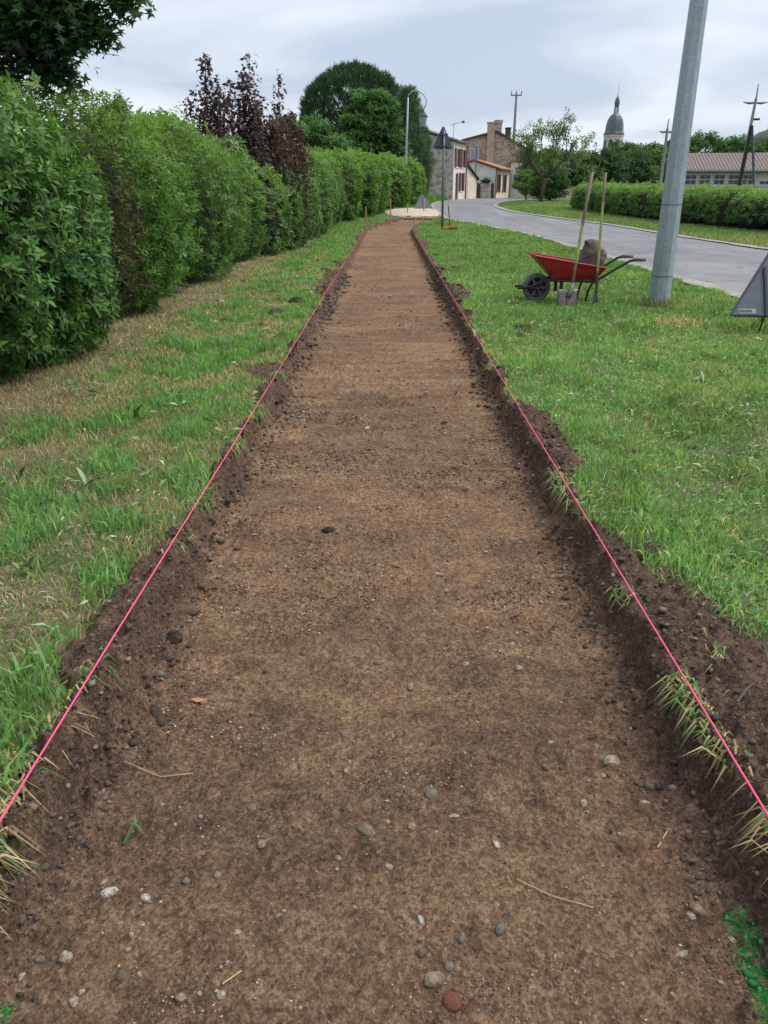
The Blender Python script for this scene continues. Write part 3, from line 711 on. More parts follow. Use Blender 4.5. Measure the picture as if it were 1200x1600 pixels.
def blob_tree(name, label, x, y, trunk_h, crowns, n_cl, n_each, L, W, cols, seed, cl=.55, mat='leaf', trunk_r=.16, flat=.65, group=None, shell=.55, cat='tree', down=0.1):
    """tree: trunk, limbs to every clump, crown of leaf clumps spread through the crown's volume with gaps between"""
    r = np.random.default_rng(seed); z0 = ztf(y); t = thing(name, label, cat, (x, y, z0), group=group)
    C = []; S = []
    for (cx, cy, cz, a, b, c, w) in crowns:
        n = int(n_cl * w); q = unit(r.normal(size=(n, 3))); rad = shell + (1 - shell) * r.random(n) ** .6
        rad *= 1 + .13 * wob3(q * 2, 2.0, seed)
        P = q * rad[:, None] * np.array([a, b, c]) + np.array([cx, cy, cz]); C.append(P); S.append(cl * (.7 + .6 * r.random(n)))
    C = np.concatenate(C); S = np.concatenate(S); ok = C[:, 2] > .4; C = C[ok]; S = S[ok]
    V = crown_leaves(C, S, n_each, L, W, cols, r, flat, down)
    leaf_obj('crown', [V], M[mat], t)
    st = MB(); top = np.array([crowns[0][0] * .4, crowns[0][1] * .4, trunk_h])
    st.tube([(0, 0, -.1), (.03, 0, trunk_h * .4), tuple(top)], [trunk_r * 1.25, trunk_r, trunk_r * .8], 9)
    for i in range(0, len(C), max(1, len(C) // 26)):
        e = C[i]; m = (top + e) / 2 + np.array([0, 0, .12 * np.linalg.norm(e - top)])
        st.tube([tuple(top - np.array([0, 0, .2 * r.random() * trunk_h * .5])), tuple(m), tuple(e)], [trunk_r * .4, trunk_r * .22, trunk_r * .05], 5)
    st.build('trunk', M['bark'], t, smooth=True); return t

# maple whose branches hang in from the upper left: lobed leaves
def maple(x, y, seed):
    r = np.random.default_rng(seed); t = thing('maple_tree', 'dark maple tree hanging over the hedge at the top left', 'tree', (x, y, 0))
    ang = np.radians([-150, -118, -92, -62, -40, -14, 0, 14, 40, 62, 92, 118, 150]); rad = np.array([.30, .62, .33, .42, .95, .42, 1.12, .42, .95, .42, .33, .62, .30]) * .55
    lob = np.stack([rad * np.cos(ang), rad * np.sin(ang)], 1); K = len(lob)
    cl = []; S = []
    def rim(c, s, n, sx=1, sz=.7):
        q = unit(r.normal(size=(n, 3))) * (r.random((n, 1)) ** .5) * np.array([sx, sx, sz]) * s; return np.array(c) + q
    # local coordinates, tree foot at origin; the low branches reach towards the road
    for c, s, n in [((0, 0, 6.2), 3.2, 45), ((2.95, -.6, 2.72), .40, 26), ((3.15, -.6, 2.66), .24, 12), ((2.65, -.7, 2.50), .40, 26), ((2.25, -.7, 2.75), .5, 22), ((2.35, -.7, 2.35), .36, 14), ((2.95, -.6, 2.36), .18, 7),
                    ((3.38, -.6, 2.56), .10, 3), ((3.30, -.6, 2.72), .10, 3), ((3.0, -.6, 2.22), .10, 3), ((3.62, -.6, 2.83), .12, 4), ((3.3, -.6, 3.1), .4, 14), ((1.6, -.4, 3.4), .9, 18), ((2.8, -.6, 3.4), .5, 12)]:
        cl.append(rim(c, s, n, 1, .75)); S.append(np.full(n, .14 if s < .3 else (.2 if s < 1 else .55)))
    C = np.concatenate(cl); S = np.concatenate(S); Vs = []; Fs = []; Cs = []; o = 0
    for c, s in zip(C, S):
        n = 46 if s < .5 else 16; q = r.normal(size=(n, 3)) * s * np.array([.6, .6, .45]); P = c + q
        N = unit(r.normal(size=(n, 3)) * .55 + np.array([0, -.2, 1.])); a = r.random(n) * 6.28
        A = unit(np.stack([np.cos(a), np.sin(a), -.35 + .3 * r.normal(size=n)], 1)); A = unit(A - N * (A * N).sum(1, keepdims=True)); B = np.cross(N, A)
        sz = (.10 + .06 * r.random(n))[:, None, None]
        rim_ = P[:, None, :] + sz * (lob[None, :, :1] * A[:, None, :] + lob[None, :, 1:] * B[:, None, :] - (np.abs(lob[None, :, 1:]) * .25) * N[:, None, :])
        V = np.concatenate([P[:, None, :], rim_], 1).reshape(-1, 3); k = np.arange(n)[:, None] * (K + 1)
        F = np.concatenate([k + np.array([[0, 1 + i, 2 + i]]) for i in range(K - 1)])
        Vs.append(V); Fs.append(F + o); o += len(V); Cs.append(np.repeat(palette(n, [(.030, .060, .024), (.040, .072, .028), (.024, .048, .022)], r, .3), K + 1, 0))
    leaf_obj('crown', [(np.concatenate(Vs), np.concatenate(Fs).astype(np.int32), np.concatenate(Cs))], M['leaf'], t)
    st = MB(); st.tube([(0, 0, -.1), (.1, 0, 1.8), (.2, 0, 3.4), (.2, 0, 6)], [.24, .2, .17, .08], 10)
    for i in range(0, len(C), 2):
        e = C[i]; b = np.array([.15, 0, min(max(1.9, e[2] - .5), 5)]); m = (b + e) / 2 + np.array([0, 0, .25]); st.tube([b, m, e], [.055, .03, .006], 5)
    st.build('trunk', M['bark'], t, smooth=True)
maple(-6.0, 8.6, 41)

def pine():
    x, y = -3.2, 82.0; r = np.random.default_rng(51); t = thing('stone_pine', 'huge rounded dark umbrella pine behind the hedge', 'tree', (x, y, ztf(y)))
    n = 2600; q = unit(r.normal(size=(n, 3))); q = q[q[:, 2] > -.45]; n = len(q)
    P = q * np.array([5.2, 4.6, 4.4]) * (1 + .06 * wob3(q * 2.2, 2.4, 5))[:, None] * (.72 + .28 * r.random((n, 1)) ** .35)
    P[:, 2] = np.where(P[:, 2] < 0, P[:, 2] * 1.1, P[:, 2]) + 7.0
    out = []
    for k in range(26):
        A = unit(q * .35 + np.array([0, 0, .75]) + r.normal(size=(n, 3)) * .38); Q = P + r.normal(size=(n, 3)) * .12
        out.append(leaf_verts(Q, A, unit(r.normal(size=(n, 3))), .42 * (.7 + .6 * r.random(n)), .055, palette(n, [(.026, .052, .026), (.036, .066, .032), (.020, .040, .024)], r, .3), False, 0, 0))
    leaf_obj('crown', out, M['leaf'], t)
    st = MB(); st.tube([(0, 0, -.2), (.1, 0, 3), (0, 0, 6)], [.38, .32, .26], 10)
    for i in range(0, n, 40): st.tube([(0, 0, 4.2 + 1.5 * r.random()), tuple(P[i] * .55 + np.array([0, 0, 2.4])), tuple(P[i] * .96)], [.13, .08, .02], 5)
    st.build('trunk', M['bark'], t, smooth=True)
pine()
CH = [(.040, .088, .028), (.056, .110, .034), (.070, .130, .040), (.030, .066, .024)]
blob_tree('chestnut_tree', 'broad dark green chestnut tree in front of the umbrella pine', -1.25, 62, 2.0,
          [(0, 0, 4.6, 2.2, 2.1, 3.1, 1.0), (-1.1, -.6, 3.2, 2.3, 1.9, 2.0, .7), (1.0, -.3, 2.9, 1.7, 1.6, 1.9, .5)], 190, 85, .30, .13, CH, 52, cl=.48, flat=.4, shell=.62, down=.35, trunk_r=.2)
blob_tree('leafy_tree', 'mid-green bushy tree between the purple plums and the chestnut', -5.2, 50, 1.6,
          [(0, 0, 3.1, 2.4, 1.6, 1.8, 1.0), (1.5, 0, 2.5, 1.6, 1.4, 1.5, .6)], 130, 75, .26, .10, CH + [(.07, .13, .045)], 53, cl=.45, flat=.5, shell=.6, down=.3)
def feathery(name, label, x, y, h, w, cols, seed, n=2400, wisps=14):
    r = np.random.default_rng(seed); t = thing(name, label, 'tree', (x, y, ztf(y))); out = []
    u = r.random(n); a = r.random(n) * 6.28; env = w * np.sin(np.pi * np.clip(.12 + .80 * u, 0, 1)) ** .8 * (1 + .15 * np.sin(u * 17 + a * 2))
    rr = env * r.random(n) ** .4; P = np.stack([rr * np.cos(a), rr * np.sin(a), .3 + u * (h - .5)], 1)
    D = unit(np.stack([np.cos(a) * .5, np.sin(a) * .5, 1.0 + 0 * a], 1) + r.normal(size=(n, 3)) * .25)
    for k in range(16):
        A = unit(D + r.normal(size=(n, 3)) * .35); out.append(leaf_verts(P + r.normal(size=(n, 3)) * .10, A, unit(r.normal(size=(n, 3))), .30 * (.6 + .8 * r.random(n)), .045, palette(n, cols, r, .3), False, 0, 0))
    leaf_obj('crown', out, M['leaf'], t)
    st = MB(); st.tube([(0, 0, -.1), (0, 0, h * .5), (0, 0, h * .92)], [.14, .09, .02], 7); st.build('trunk', M['bark'], t, smooth=True)
feathery('cypress_tree', 'feathery grey-green cypress behind the street lantern', 1.45, 66, 8.0, 1.3, [(.060, .098, .062), (.076, .118, .074), (.046, .078, .052)], 54, 1500)
feathery('cypress_tree', 'lower grey-green cypress against the stone house gable', 2.45, 67, 5.6, .95, [(.064, .102, .066), (.08, .122, .078), (.05, .082, .056)], 55, 900)
blob_tree('leafy_tree', 'small treetop showing just above the bright hedge at left', -11.0, 32, 1.4, [(.9, 0, 3.0, 1.1, 1.0, 1.2, .6)], 70, 60, .16, .07, CH, 57, cl=.3)
blob_tree('leafy_tree', 'treetop behind the hedge beside the dark fir', -8.4, 30, 1.2, [(.2, 0, 2.3, 1.2, 1.0, 1.2, .6)], 70, 60, .16, .07, CH, 58, cl=.3)

# young tree on the verge: open crown, branches showing
def young_tree():
    x, y = 10.1, 55.0; r = np.random.default_rng(61); t = thing('young_tree', 'open-crowned young tree with pale trunk on the grass verge', 'tree', (x, y, ztf(y) + .06))
    st = MB(); out = []
    st.tube([(0, 0, -.1), (.06, 0, .7), (.16, 0, 1.55)], [.15, .12, .11], 9); p = np.array([.16, 0, 1.5])
    for d, l in [((-.95, .1, .55), 1.55), ((-.5, -.3, 1.0), 1.45), ((.25, .2, 1.1), 1.55), ((.85, -.1, .8), 1.7), ((1.0, .2, .38), 1.55), ((-.6, .5, .55), 1.0), ((.1, -.6, .6), 1.0)]:
        limbs(st, p.copy(), unit(np.array(d)), l, .055, 2, r, out, .42, .22, 3, .6)
    st.build('trunk', M['bark'], t, smooth=True)
    C = []; 
    for q, dd, pts in out:
        C += [pts[1], pts[2], pts[3], q]
    C = np.array(C) + r.normal(size=(len(C), 3)) * .14
    V = crown_leaves(C, .18 + .14 * r.random(len(C)), 20, .17, .065, [(.075, .115, .045), (.095, .14, .055), (.06, .095, .04), (.12, .15, .07)], r, .9, .3)
    leaf_obj('crown', [V], M['leaf'], t)
young_tree()
blob_tree('round_bush', 'round dark bush right behind the young tree trunk', 11.6, 60, .5, [(0, 0, 1.2, 1.3, 1.2, 1.35, 1)], 90, 70, .20, .08, [(.03, .065, .026), (.045, .085, .032)], 62, cl=.32, cat='bush', trunk_r=.08)
blob_tree('round_bush', 'light green bush left of the young tree trunk', 11.9, 72, .5, [(0, 0, 1.25, 1.1, .9, 1.15, 1)], 60, 70, .2, .08, [(.07, .13, .04), (.09, .15, .05)], 63, cl=.3, cat='bush', trunk_r=.07)
DK = [(.024, .050, .026), (.034, .066, .032), (.044, .082, .036)]
for i, (x, y, h, w, lab, cc) in enumerate([
    (19.0, 88, 4.4, 3.1, 'dark green tree just right of the young tree', DK),
    (22.8, 90, 4.6, 3.0, 'dark green tree right under the church tower', DK),
    (26.4, 92, 4.5, 2.8, 'dark green tree between the church and the cross-armed pole', DK),
    (15.4, 84, 4.2, 2.3, 'brownish-green tree seen through the young crown', [(.07, .085, .045), (.09, .10, .055)]),
    (29.5, 96, 5.4, 2.4, 'tree behind the thin pole left of the lamp post', CH),
    (36.6, 112, 6.6, 3.0, 'leafy tree right of the lamp post above the school roof', CH),
    (41.2, 112, 7.6, 3.3, 'tallest leafy tree above the middle of the school roof', CH),
    (46.2, 113, 7.3, 3.2, 'leafy tree behind the dark braced pole', CH),
    (51.0, 114, 7.1, 3.3, 'rightmost leafy tree above the school roof', CH),
    (32.5, 118, 6.8, 2.6, 'tree hidden partly by the lamp post', CH)]):
    blob_tree('leafy_tree', lab, x, y, h * .3, [(0, 0, h * .60, w, w * .8, h * .42, 1)], 150, 55, .34, .16, cc, 70 + i, cl=.55, shell=.6, group='background trees on the right')

# ------------------------------------------------------------------ houses
def part(name, mat, parent, fn, bevel=0, smooth=False):
    m = MB(); fn(m); return m.build(name, mat, parent, smooth, bevel)
A = (5.75, 75.0); d = math.atan2(4.0, 1.45)
t = thing('stone_house', 'two-storey house with cream front, red shutters and grey stone gable', 'house', (A[0], A[1], ztf(75)), d)
part('wall', M['greystone'], t, lambda m: m.prism([(0, -.3), (0, 4.75), (3.6, 5.75), (7.2, 4.75), (7.2, -.3)], 0, 4.3, Matrix.Rotation(R(90), 4, 'Z') @ Matrix.Scale(-1, 4, (0, 1, 0))))
part('front_wall', M['cream'], t, lambda m: m.box(-.02, 4.32, -.06, -.003, -.3, 4.7))
part('roof', M['darkroof'], t, lambda m: m.raw([(-.15, -.35, 4.70), (4.45, -.35, 4.70), (4.45, 3.6, 5.86), (-.15, 3.6, 5.86), (-.15, 7.5, 4.7), (4.45, 7.5, 4.7), (-.15, -.35, 4.82), (4.45, -.35, 4.82), (4.45, 3.6, 6.0), (-.15, 3.6, 6.0), (-.15, 7.5, 4.82), (4.45, 7.5, 4.82)],
     [(0, 1, 2, 3), (3, 2, 5, 4), (6, 9, 8, 7), (9, 10, 11, 8), (0, 6, 7, 1), (4, 5, 11, 10), (0, 3, 9, 6), (3, 4, 10, 9), (1, 7, 8, 2), (2, 8, 11, 5)]))
def win_with_shutters(t, x, z0, z1, w, yo, leaf=1.0):
    win = part('window', M['glass'], t, lambda m: m.box(x - w / 2, x + w / 2, yo - .015, yo + .03, z0, z1))
    part('frame', M['whitewood'], win, lambda m: (m.box(x - .03, x + .03, yo - .035, yo - .017, z0, z1), m.box(x - w / 2 - .06, x + w / 2 + .06, yo - .05, yo - .002, z0 - .12, z0 - .02)))
    for s in (-1, 1):
        a, b = sorted((x + s * (w / 2 + .04), x + s * (w / 2 + .04 + w * .5 * leaf)))
        sh = part('shutter', M['shutter'], t, lambda m: m.box(a, b, yo - .09, yo - .04, z0 - .03, z1 + .03))
for (x, z0, z1) in ((1.05, 2.75, 4.2), (3.0, 2.75, 4.2), (2.75, .75, 2.25)): win_with_shutters(t, x, z0, z1, .85, -.06)
part('door', M['darkmetal'], t, lambda m: m.box(.75, 1.6, -.085, -.055, 0, 2.2))
part('downpipe', M['greypaint'], t, lambda m: m.tube([(4.25, -.13, -.1), (4.25, -.13, 4.6)], .06, 7))
part('chimney', M['stone'], t, lambda m: m.box(.2, .7, 2.9, 3.4, 5.4, 6.45))
t = thing('tv_aerial', 'thin television aerial above the stone house roof', 'aerial', (5.9, 77.5, ztf(75) + 5.0))
t.scale = (.75, .75, .62)
part('mast', M['greypaint'], t, lambda m: m.tube([(0, 0, 0), (0, 0, 2.3)], .03, 5))
part('crossbar', M['greypaint'], t, lambda m: (m.tube([(-.5, 0, 1.95), (1.0, 0, 2.35)], .025, 5), [m.tube([(-.4 + k * .28, -.25, 1.98 + k * .075), (-.4 + k * .28, .25, 1.98 + k * .075)], .02, 4) for k in range(4)]))
part('reflector', M['darkmetal'], t, lambda m: m.box(.95, 1.25, -.2, .2, 2.25, 2.5))

# lean-to garage between the two houses
t = thing('lean_to', 'low pinkish lean-to with a steep dark roof edge between the houses', 'shed', (7.25, 79.6, ztf(80)), math.atan2(2.0, 1.35))
part('wall', M['pink'], t, lambda m: m.prism([(0, -.3), (2.42, -.3), (2.42, 1.75), (0, 3.05)], 0, 3.4))
part('roof_edge', M['blackpaint'], t, lambda m: m.prism([(-.05, 3.08), (2.62, 1.655), (2.62, 1.86), (-.05, 3.29)], -.16, 3.5))
part('garage_door', M['cream'], t, lambda m: m.box(.55, 1.95, -.04, -.004, -.05, 1.95))

# gateway
t = thing('gateway', 'rough stone gate pier wall with dark gates and greenery on top', 'gate', (8.95, 84.6, ztf(85)), math.atan2(.9, 1.75))
def pier(m):
    poly = [(.55, -.2), (1.75, -.2), (1.75, 1.25), (1.55, 1.45), (1.15, 1.52), (.75, 1.45), (.55, 1.25)]; m.prism(poly, 0, .45)
part('pier', M['greystone'], t, pier, .03)
for a, b in ((.0, .5), (1.82, 2.2)):
    for k in range(4):
        w = (b - a) / 4; part('gate_board', M['browngate'], t, lambda m: m.box(a + k * w + .01, a + (k + 1) * w - .01, .12, .17, 0, 1.45 + .05 * math.sin(k * 2)))
shrub('ivy_mound', 'ivy mound topping the rough stone gate pier', 'ivy', [((9.95, 85.2, ztf(85) + 1.62), (.75, .35, .25))], 40, 5, .14, .08, G_MID, M['leaf'], 91, four=False, view=False)

# low cottage with orange roof, gable towards us
t = thing('cottage', 'single-storey whitewashed cottage with an orange tiled roof and red shutters', 'house', (7.75, 87.5, ztf(87)))
def cot(m):
    m.raw([(0, 0, -.3), (3.45, 0, -.3), (3.45, 0, 2.85), (1.05, 0, 3.55), (0, 0, 3.2), (1.9, 7.2, -.3), (5.9, 7.2, -.3), (5.9, 7.2, 2.85), (3.4, 7.2, 3.55), (1.9, 7.2, 3.2)],
          [(0, 1, 2, 3, 4), (9, 8, 7, 6, 5), (1, 6, 7, 2), (0, 4, 9, 5), (2, 7, 8, 3), (3, 8, 9, 4)])
part('wall', M['white'], t, cot)
part('roof', M['orangetile'], t, lambda m: m.raw([(3.85, -.25, 2.80), (1.05, -.25, 3.62), (-.2, -.25, 3.22), (6.35, 7.3, 2.80), (3.4, 7.3, 3.62), (1.75, 7.3, 3.22), (3.85, -.25, 2.92), (1.05, -.25, 3.76), (-.2, -.25, 3.34), (6.35, 7.3, 2.92), (3.4, 7.3, 3.76), (1.75, 7.3, 3.34)],
     [(0, 1, 4, 3), (1, 2, 5, 4), (6, 9, 10, 7), (7, 10, 11, 8), (0, 6, 7, 1), (1, 7, 8, 2), (0, 3, 9, 6), (2, 8, 11, 5)]))
# its side wall faces the road: own frame turned to the wall
side = empty('side_wall', (3.45, 0, 0), math.atan2(7.2, 2.45)); side.parent = t
part('render', M['cream'], side, lambda m: m.box(.02, 7.5, -.04, -.004, -.3, 2.78))
for x in (1.35, 4.6):
    part('window', M['glass'], side, lambda m: m.box(x - .45, x + .45, -.06, -.042, .6, 2.3))
    for s in (-1, 1):
        a, b = sorted((x + s * .5, x + s * 1.0)); part('shutter', M['shutter'], side, lambda m: m.box(a, b, -.11, -.065, .55, 2.35))
part('downpipe', M['greypaint'], t, lambda m: m.tube([(3.47, -.08, -.1), (3.47, -.08, 2.75)], .05, 6))

# stone barn with chimney stacks
t = thing('stone_barn', 'large rubble stone barn gable with buff chimney stack, behind the cottage', 'barn', (8.5, 96.0, ztf(95)))
gab = [(0, -.3), (8.2, -.3), (8.2, 4.4), (3.6, 6.75), (0, 5.9)]
part('wall', M['stone'], t, lambda m: m.prism(gab, 0, 14))
def barn_roof(m):
    o = [(8.6, 4.22), (3.6, 6.78), (-.25, 5.88)]; u = [(8.6, 4.40), (3.6, 6.98), (-.25, 6.05)]
    for i in range(2): m.prism([o[i], u[i], u[i + 1], o[i + 1]], -.25, 14.2)
part('roof', M['darkroof'], t, barn_roof)
part('chimney', M['buff'], t, lambda m: (m.box(2.55, 3.3, -.45, -.004, -.2, 7.6), m.box(2.48, 3.37, -.5, .06, 7.6, 7.78)), .02)
part('chimney', M['stone'], t, lambda m: (m.box(3.5, 4.25, .5, 1.4, 6.0, 7.7), m.box(3.42, 4.33, .42, 1.48, 7.7, 8.05)), .02)
part('chimney', M['darkroof'], t, lambda m: (m.box(4.95, 5.5, 2.0, 2.8, 5.6, 7.25), m.box(4.9, 5.55, 1.95, 2.85, 7.25, 7.4)), .02)
w = part('window', M['whitewood'], t, lambda m: m.box(.75, 1.75, -.06, -.003, 3.9, 5.15))
for s in (0, 1): part('pane', M['glass'] if False else M['lampglass'], w, lambda m: m.box(.85 + s * .44, 1.22 + s * .44, -.085, -.062, 4.0, 5.05))
t = thing('white_house', 'narrow white-painted house beyond the cottage, half hidden by the young tree', 'house', (13.9, 95.3, ztf(95)))
part('wall', M['white'], t, lambda m: m.box(0, 2.9, 0, 5, -.3, 3.7)); part('roof', M['orangetile'], t, lambda m: m.prism([(-.2, 3.71), (3.1, 3.71), (1.5, 4.4)], -.2, 5.2))
for x in (.35, 1.25, 2.1): 
    w = part('window', M['glass'], t, lambda m: m.box(x, x + .5, -.03, -.003, .9, 2.4)); part('shutter', M['whitewood'], t, lambda m: m.box(x - .22, x - .03, -.06, -.004, .85, 2.45))
part('door', M['greypaint'], t, lambda m: m.box(2.68, 2.86, -.04, -.003, 0, 2.1))
t = thing('low_wall', 'low white wall beside the road bend left of the young tree', 'wall', (15.6, 91.5, ztf(92)), .5)
part('body', M['white'], t, lambda m: m.box(0, 3.2, 0, .3, -.2, .95)); part('coping', M['kerb'], t, lambda m: m.box(-.05, 3.25, -.05, .35, .952, 1.03))
t = thing('tiled_shed', 'small shed with faded red tiled roof behind the young tree', 'shed', (16.2, 99, ztf(99)))
part('wall', M['buff'], t, lambda m: m.box(0, 3.4, 0, 4, -.2, 2.2)); part('roof', M['orangetile'], t, lambda m: m.prism([(-.3, 2.21), (3.7, 2.21), (1.7, 3.3)], -.3, 4.3))
t = thing('garden_wall', 'low beige garden wall with tiled coping right of the young tree', 'wall', (15.8, 78, ztf(78)), .08)
part('body', M['buff'], t, lambda m: m.box(0, 4.2, 0, .3, -.3, 1.0)); part('coping', M['orangetile'], t, lambda m: m.box(-.05, 4.25, -.08, .38, 1.002, 1.1))
for x in (.02, 3.9): part('pier', M['kerb'], t, lambda m: m.box(x, x + .3, -.06, .36, -.3, 1.25))

# church tower
t = thing('church_tower', 'pale stone church tower with grey domed roof and lantern spire', 'church', (79.0, 300, ztf(300))); t.scale = (.73, .73, .94)
part('wall', M['ashlar'], t, lambda m: m.lathe([(4.6, -1), (4.6, 19.2), (4.75, 19.25), (4.75, 19.9), (4.6, 19.9)], 8, ph=R(22.5) + .25))
part('cornice', M['slate'], t, lambda m: m.lathe([(4.62, 19.95), (4.95, 20.0), (4.95, 20.35), (4.5, 20.4)], 8, ph=R(22.5) + .25))
part('dome', M['slate'], t, lambda m: m.lathe([(4.7, 20.42), (4.35, 20.9), (4.2, 22.2), (4.0, 23.6), (3.55, 24.9), (2.8, 26.0), (1.9, 26.7), (1.15, 27.05)], 8, ph=R(22.5) + .25))
for k in range(6):
    a = k * math.pi / 3; part('lantern_post', M['slate'], t, lambda m: m.tube([(.95 * math.cos(a), .95 * math.sin(a), 27.0), (.85 * math.cos(a), .85 * math.sin(a), 30.0)], .17, 5))
part('lantern_cap', M['slate'], t, lambda m: m.lathe([(.9, 29.2), (1.1, 29.3), (1.15, 29.9), (1.25, 30.4), (1.15, 31.2), (.8, 32.0), (.3, 32.6), (.12, 33.2)], 8))
part('spire', M['greypaint'], t, lambda m: m.tube([(0, 0, 33.0), (0, 0, 36.8)], [.1, .04], 5))
for face in range(8):
    a = -math.pi / 2 + .25 + (face - 3) * math.pi / 4
    if math.sin(a) > .2: continue
    rot = Matrix.Rotation(a + math.pi / 2, 4, 'Z')
    arch = [(-.75, 14.6), (.75, 14.6), (.75, 17.6)] + [(.75 * math.cos(b), 17.6 + .75 * math.sin(b)) for b in np.linspace(.3, math.pi - .3, 6)] + [(-.75, 17.6)]
    w = part('belfry_opening', M['ink'], t, lambda m: m.prism(arch, -4.33, -4.1, rot))
    for k in range(4): part('louvre', M['slate'], w, lambda m: m.box(-.72, .72, -4.5, -4.34, 14.7 + k * .75, 14.98 + k * .75, rot))

# school
t = thing('school_building', 'long low school with brown tiled roof and white gridded windows', 'school', (26.75, 76.5, ztf(76)), R(-8))
part('wall', M['beige'], t, lambda m: m.prism([(0, -.3), (0, 2.38), (3.6, 3.75), (7.2, 2.38), (7.2, -.3)], 0, 30, Matrix.Rotation(R(90), 4, 'Z') @ Matrix.Scale(-1, 4, (0, 1, 0))))
def sroof(m):
    for (a, b) in (((-.55, 2.32), (3.6, 3.86)), ((3.6, 3.86), (7.7, 2.32))):
        V = [(-.3, a[0], a[1]), (30.3, a[0], a[1]), (30.3, b[0], b[1]), (-.3, b[0], b[1])]; m.raw(V + [(x, y, z + .16) for x, y, z in V], [(0, 1, 2, 3), (7, 6, 5, 4), (0, 4, 5, 1), (1, 5, 6, 2), (2, 6, 7, 3), (3, 7, 4, 0)])
part('roof', M['browntile'], t, sroof)
part('gutter', M['greypaint'], t, lambda m: m.tube([(-.3, -.62, 2.36), (30.3, -.62, 2.36)], .07, 6))
for k in range(13):
    x = .28 + k * 1.24
    if k > 4: x += .25
    z0, z1 = (1.25, 2.12) if k != 5 else (1.25, 1.62)
    w = part('window', M['whitewood'], t, lambda m: m.box(x, x + 1.02, -.05, -.003, z0, z1))
    nz = 2 if k != 5 else 1
    for i in range(2):
        for j in range(nz):
            hgt = (z1 - z0 - .06) / nz; part('pane', M['glass'], w, lambda m: m.box(x + .06 + i * .47, x + .06 + i * .47 + .42, -.07, -.052, z0 + .05 + j * hgt, z0 + j * hgt + hgt - .02))
part('sill', M['whitewood'], t, lambda m: m.box(.1, 17, -.09, -.004, 1.10, 1.18))
part('roof_vent', M['beige'], t, lambda m: m.box(7.6, 8.4, 1.2, 1.6, 2.85, 3.2))
t = thing('grey_wall', 'low grey wall joining the left end of the school', 'wall', (20.5, 77.3, ztf(76)))
part('body', M['concrete_pole'], t, lambda m: m.box(0, 5.7, 0, .25, -.3, 1.28)); part('coping', M['kerb'], t, lambda m: m.box(-.05, 5.7, -.05, .3, 1.282, 1.36))

# ------------------------------------------------------------------ poles
def cross_pole(name, label, x, y, h, arm, lamp=False, lean=0):
    t = thing(name, label, 'pole', (x, y, ztf(y)))
    part('post', M['concrete_pole'], t, lambda m: m.tube([(0, 0, -.3), (lean * .5, 0, h * .5), (lean, 0, h * .88)], [.17, .13, .10], 8))
    part('finial', M['greypaint'], t, lambda m: m.tube([(lean, 0, h * .86), (lean, 0, h)], [.06, .03], 6))
    for s in (-1, 1):
        part('arm', M['greypaint'], t, lambda m: m.tube([(lean, 0, h * .845), (lean + s * arm * .25, 0, h * .842), (lean + s * arm * .5, 0, h * .85)], [.06, .09, .03], 6))
    if lamp: part('lamp_head', M['darkmetal'], t, lambda m: m.box(lean + .02, lean + .5, -.15, .15, h * .70, h * .70 + .14), .03)
cross_pole('cross_armed_pole', 'thin pale pole with a cross arm just left of the lamp post', 22.75, 70, 6.15, 1.3)
cross_pole('cross_armed_pole', 'tall pale pole with a wide cross arm and small lamp before the school', 27.2, 65, 8.1, 1.85, True, .25)
t = thing('braced_pole', 'dark tarred timber pole with a slanting brace in front of the school', 'pole', (25.1, 60, ztf(60)))
part('post', M['wood_dark'], t, lambda m: m.tube([(0, 0, -.3), (.12, 0, 2.6), (.25, 0, 5.0)], [.15, .14, .12], 8))
part('brace', M['greysteel'], t, lambda m: m.tube([(1.55, .3, -.3), (.85, .15, 2.7), (.30, .05, 4.95)], [.1, .09, .08], 7))
t = thing('hill_mast', 'tiny mast on top of the distant hill', 'mast', (398, 900, 60)); part('post', M['greypaint'], t, lambda m: m.tube([(0, 0, 0), (0, 0, 24)], [.7, .3], 6)); part('platform', M['greypaint'], t, lambda m: m.lathe([(.7, 9), (1.6, 9.3), (1.6, 11), (.7, 11.4)], 8))
t = thing('lattice_mast', 'thin mast with crossbar rising behind the barn chimneys', 'mast', (17.6, 120, ztf(120)))
part('post', M['concrete_pole'], t, lambda m: m.tube([(0, 0, -.2), (0, 0, 13.1)], [.34, .14], 7)); part('crossbar', M['greypaint'], t, lambda m: m.box(-.75, .75, -.06, .06, 12.75, 12.9))
for s in (-.7, 0, .7): part('insulator', M['greypaint'], t, lambda m: m.tube([(s, 0, 12.902), (s, 0, 13.35)], .06, 6))
t = thing('thin_pole', 'thin grey service pole in front of the whitewashed cottage gable', 'pole', (8.55, 82.6, ztf(82)))
part('post', M['greypaint'], t, lambda m: m.tube([(0, 0, -.2), (0, 0, 4.7)], [.06, .045], 6)); part('box', M['darkmetal'], t, lambda m: m.box(-.12, .12, -.1, .1, .6, 1.3))

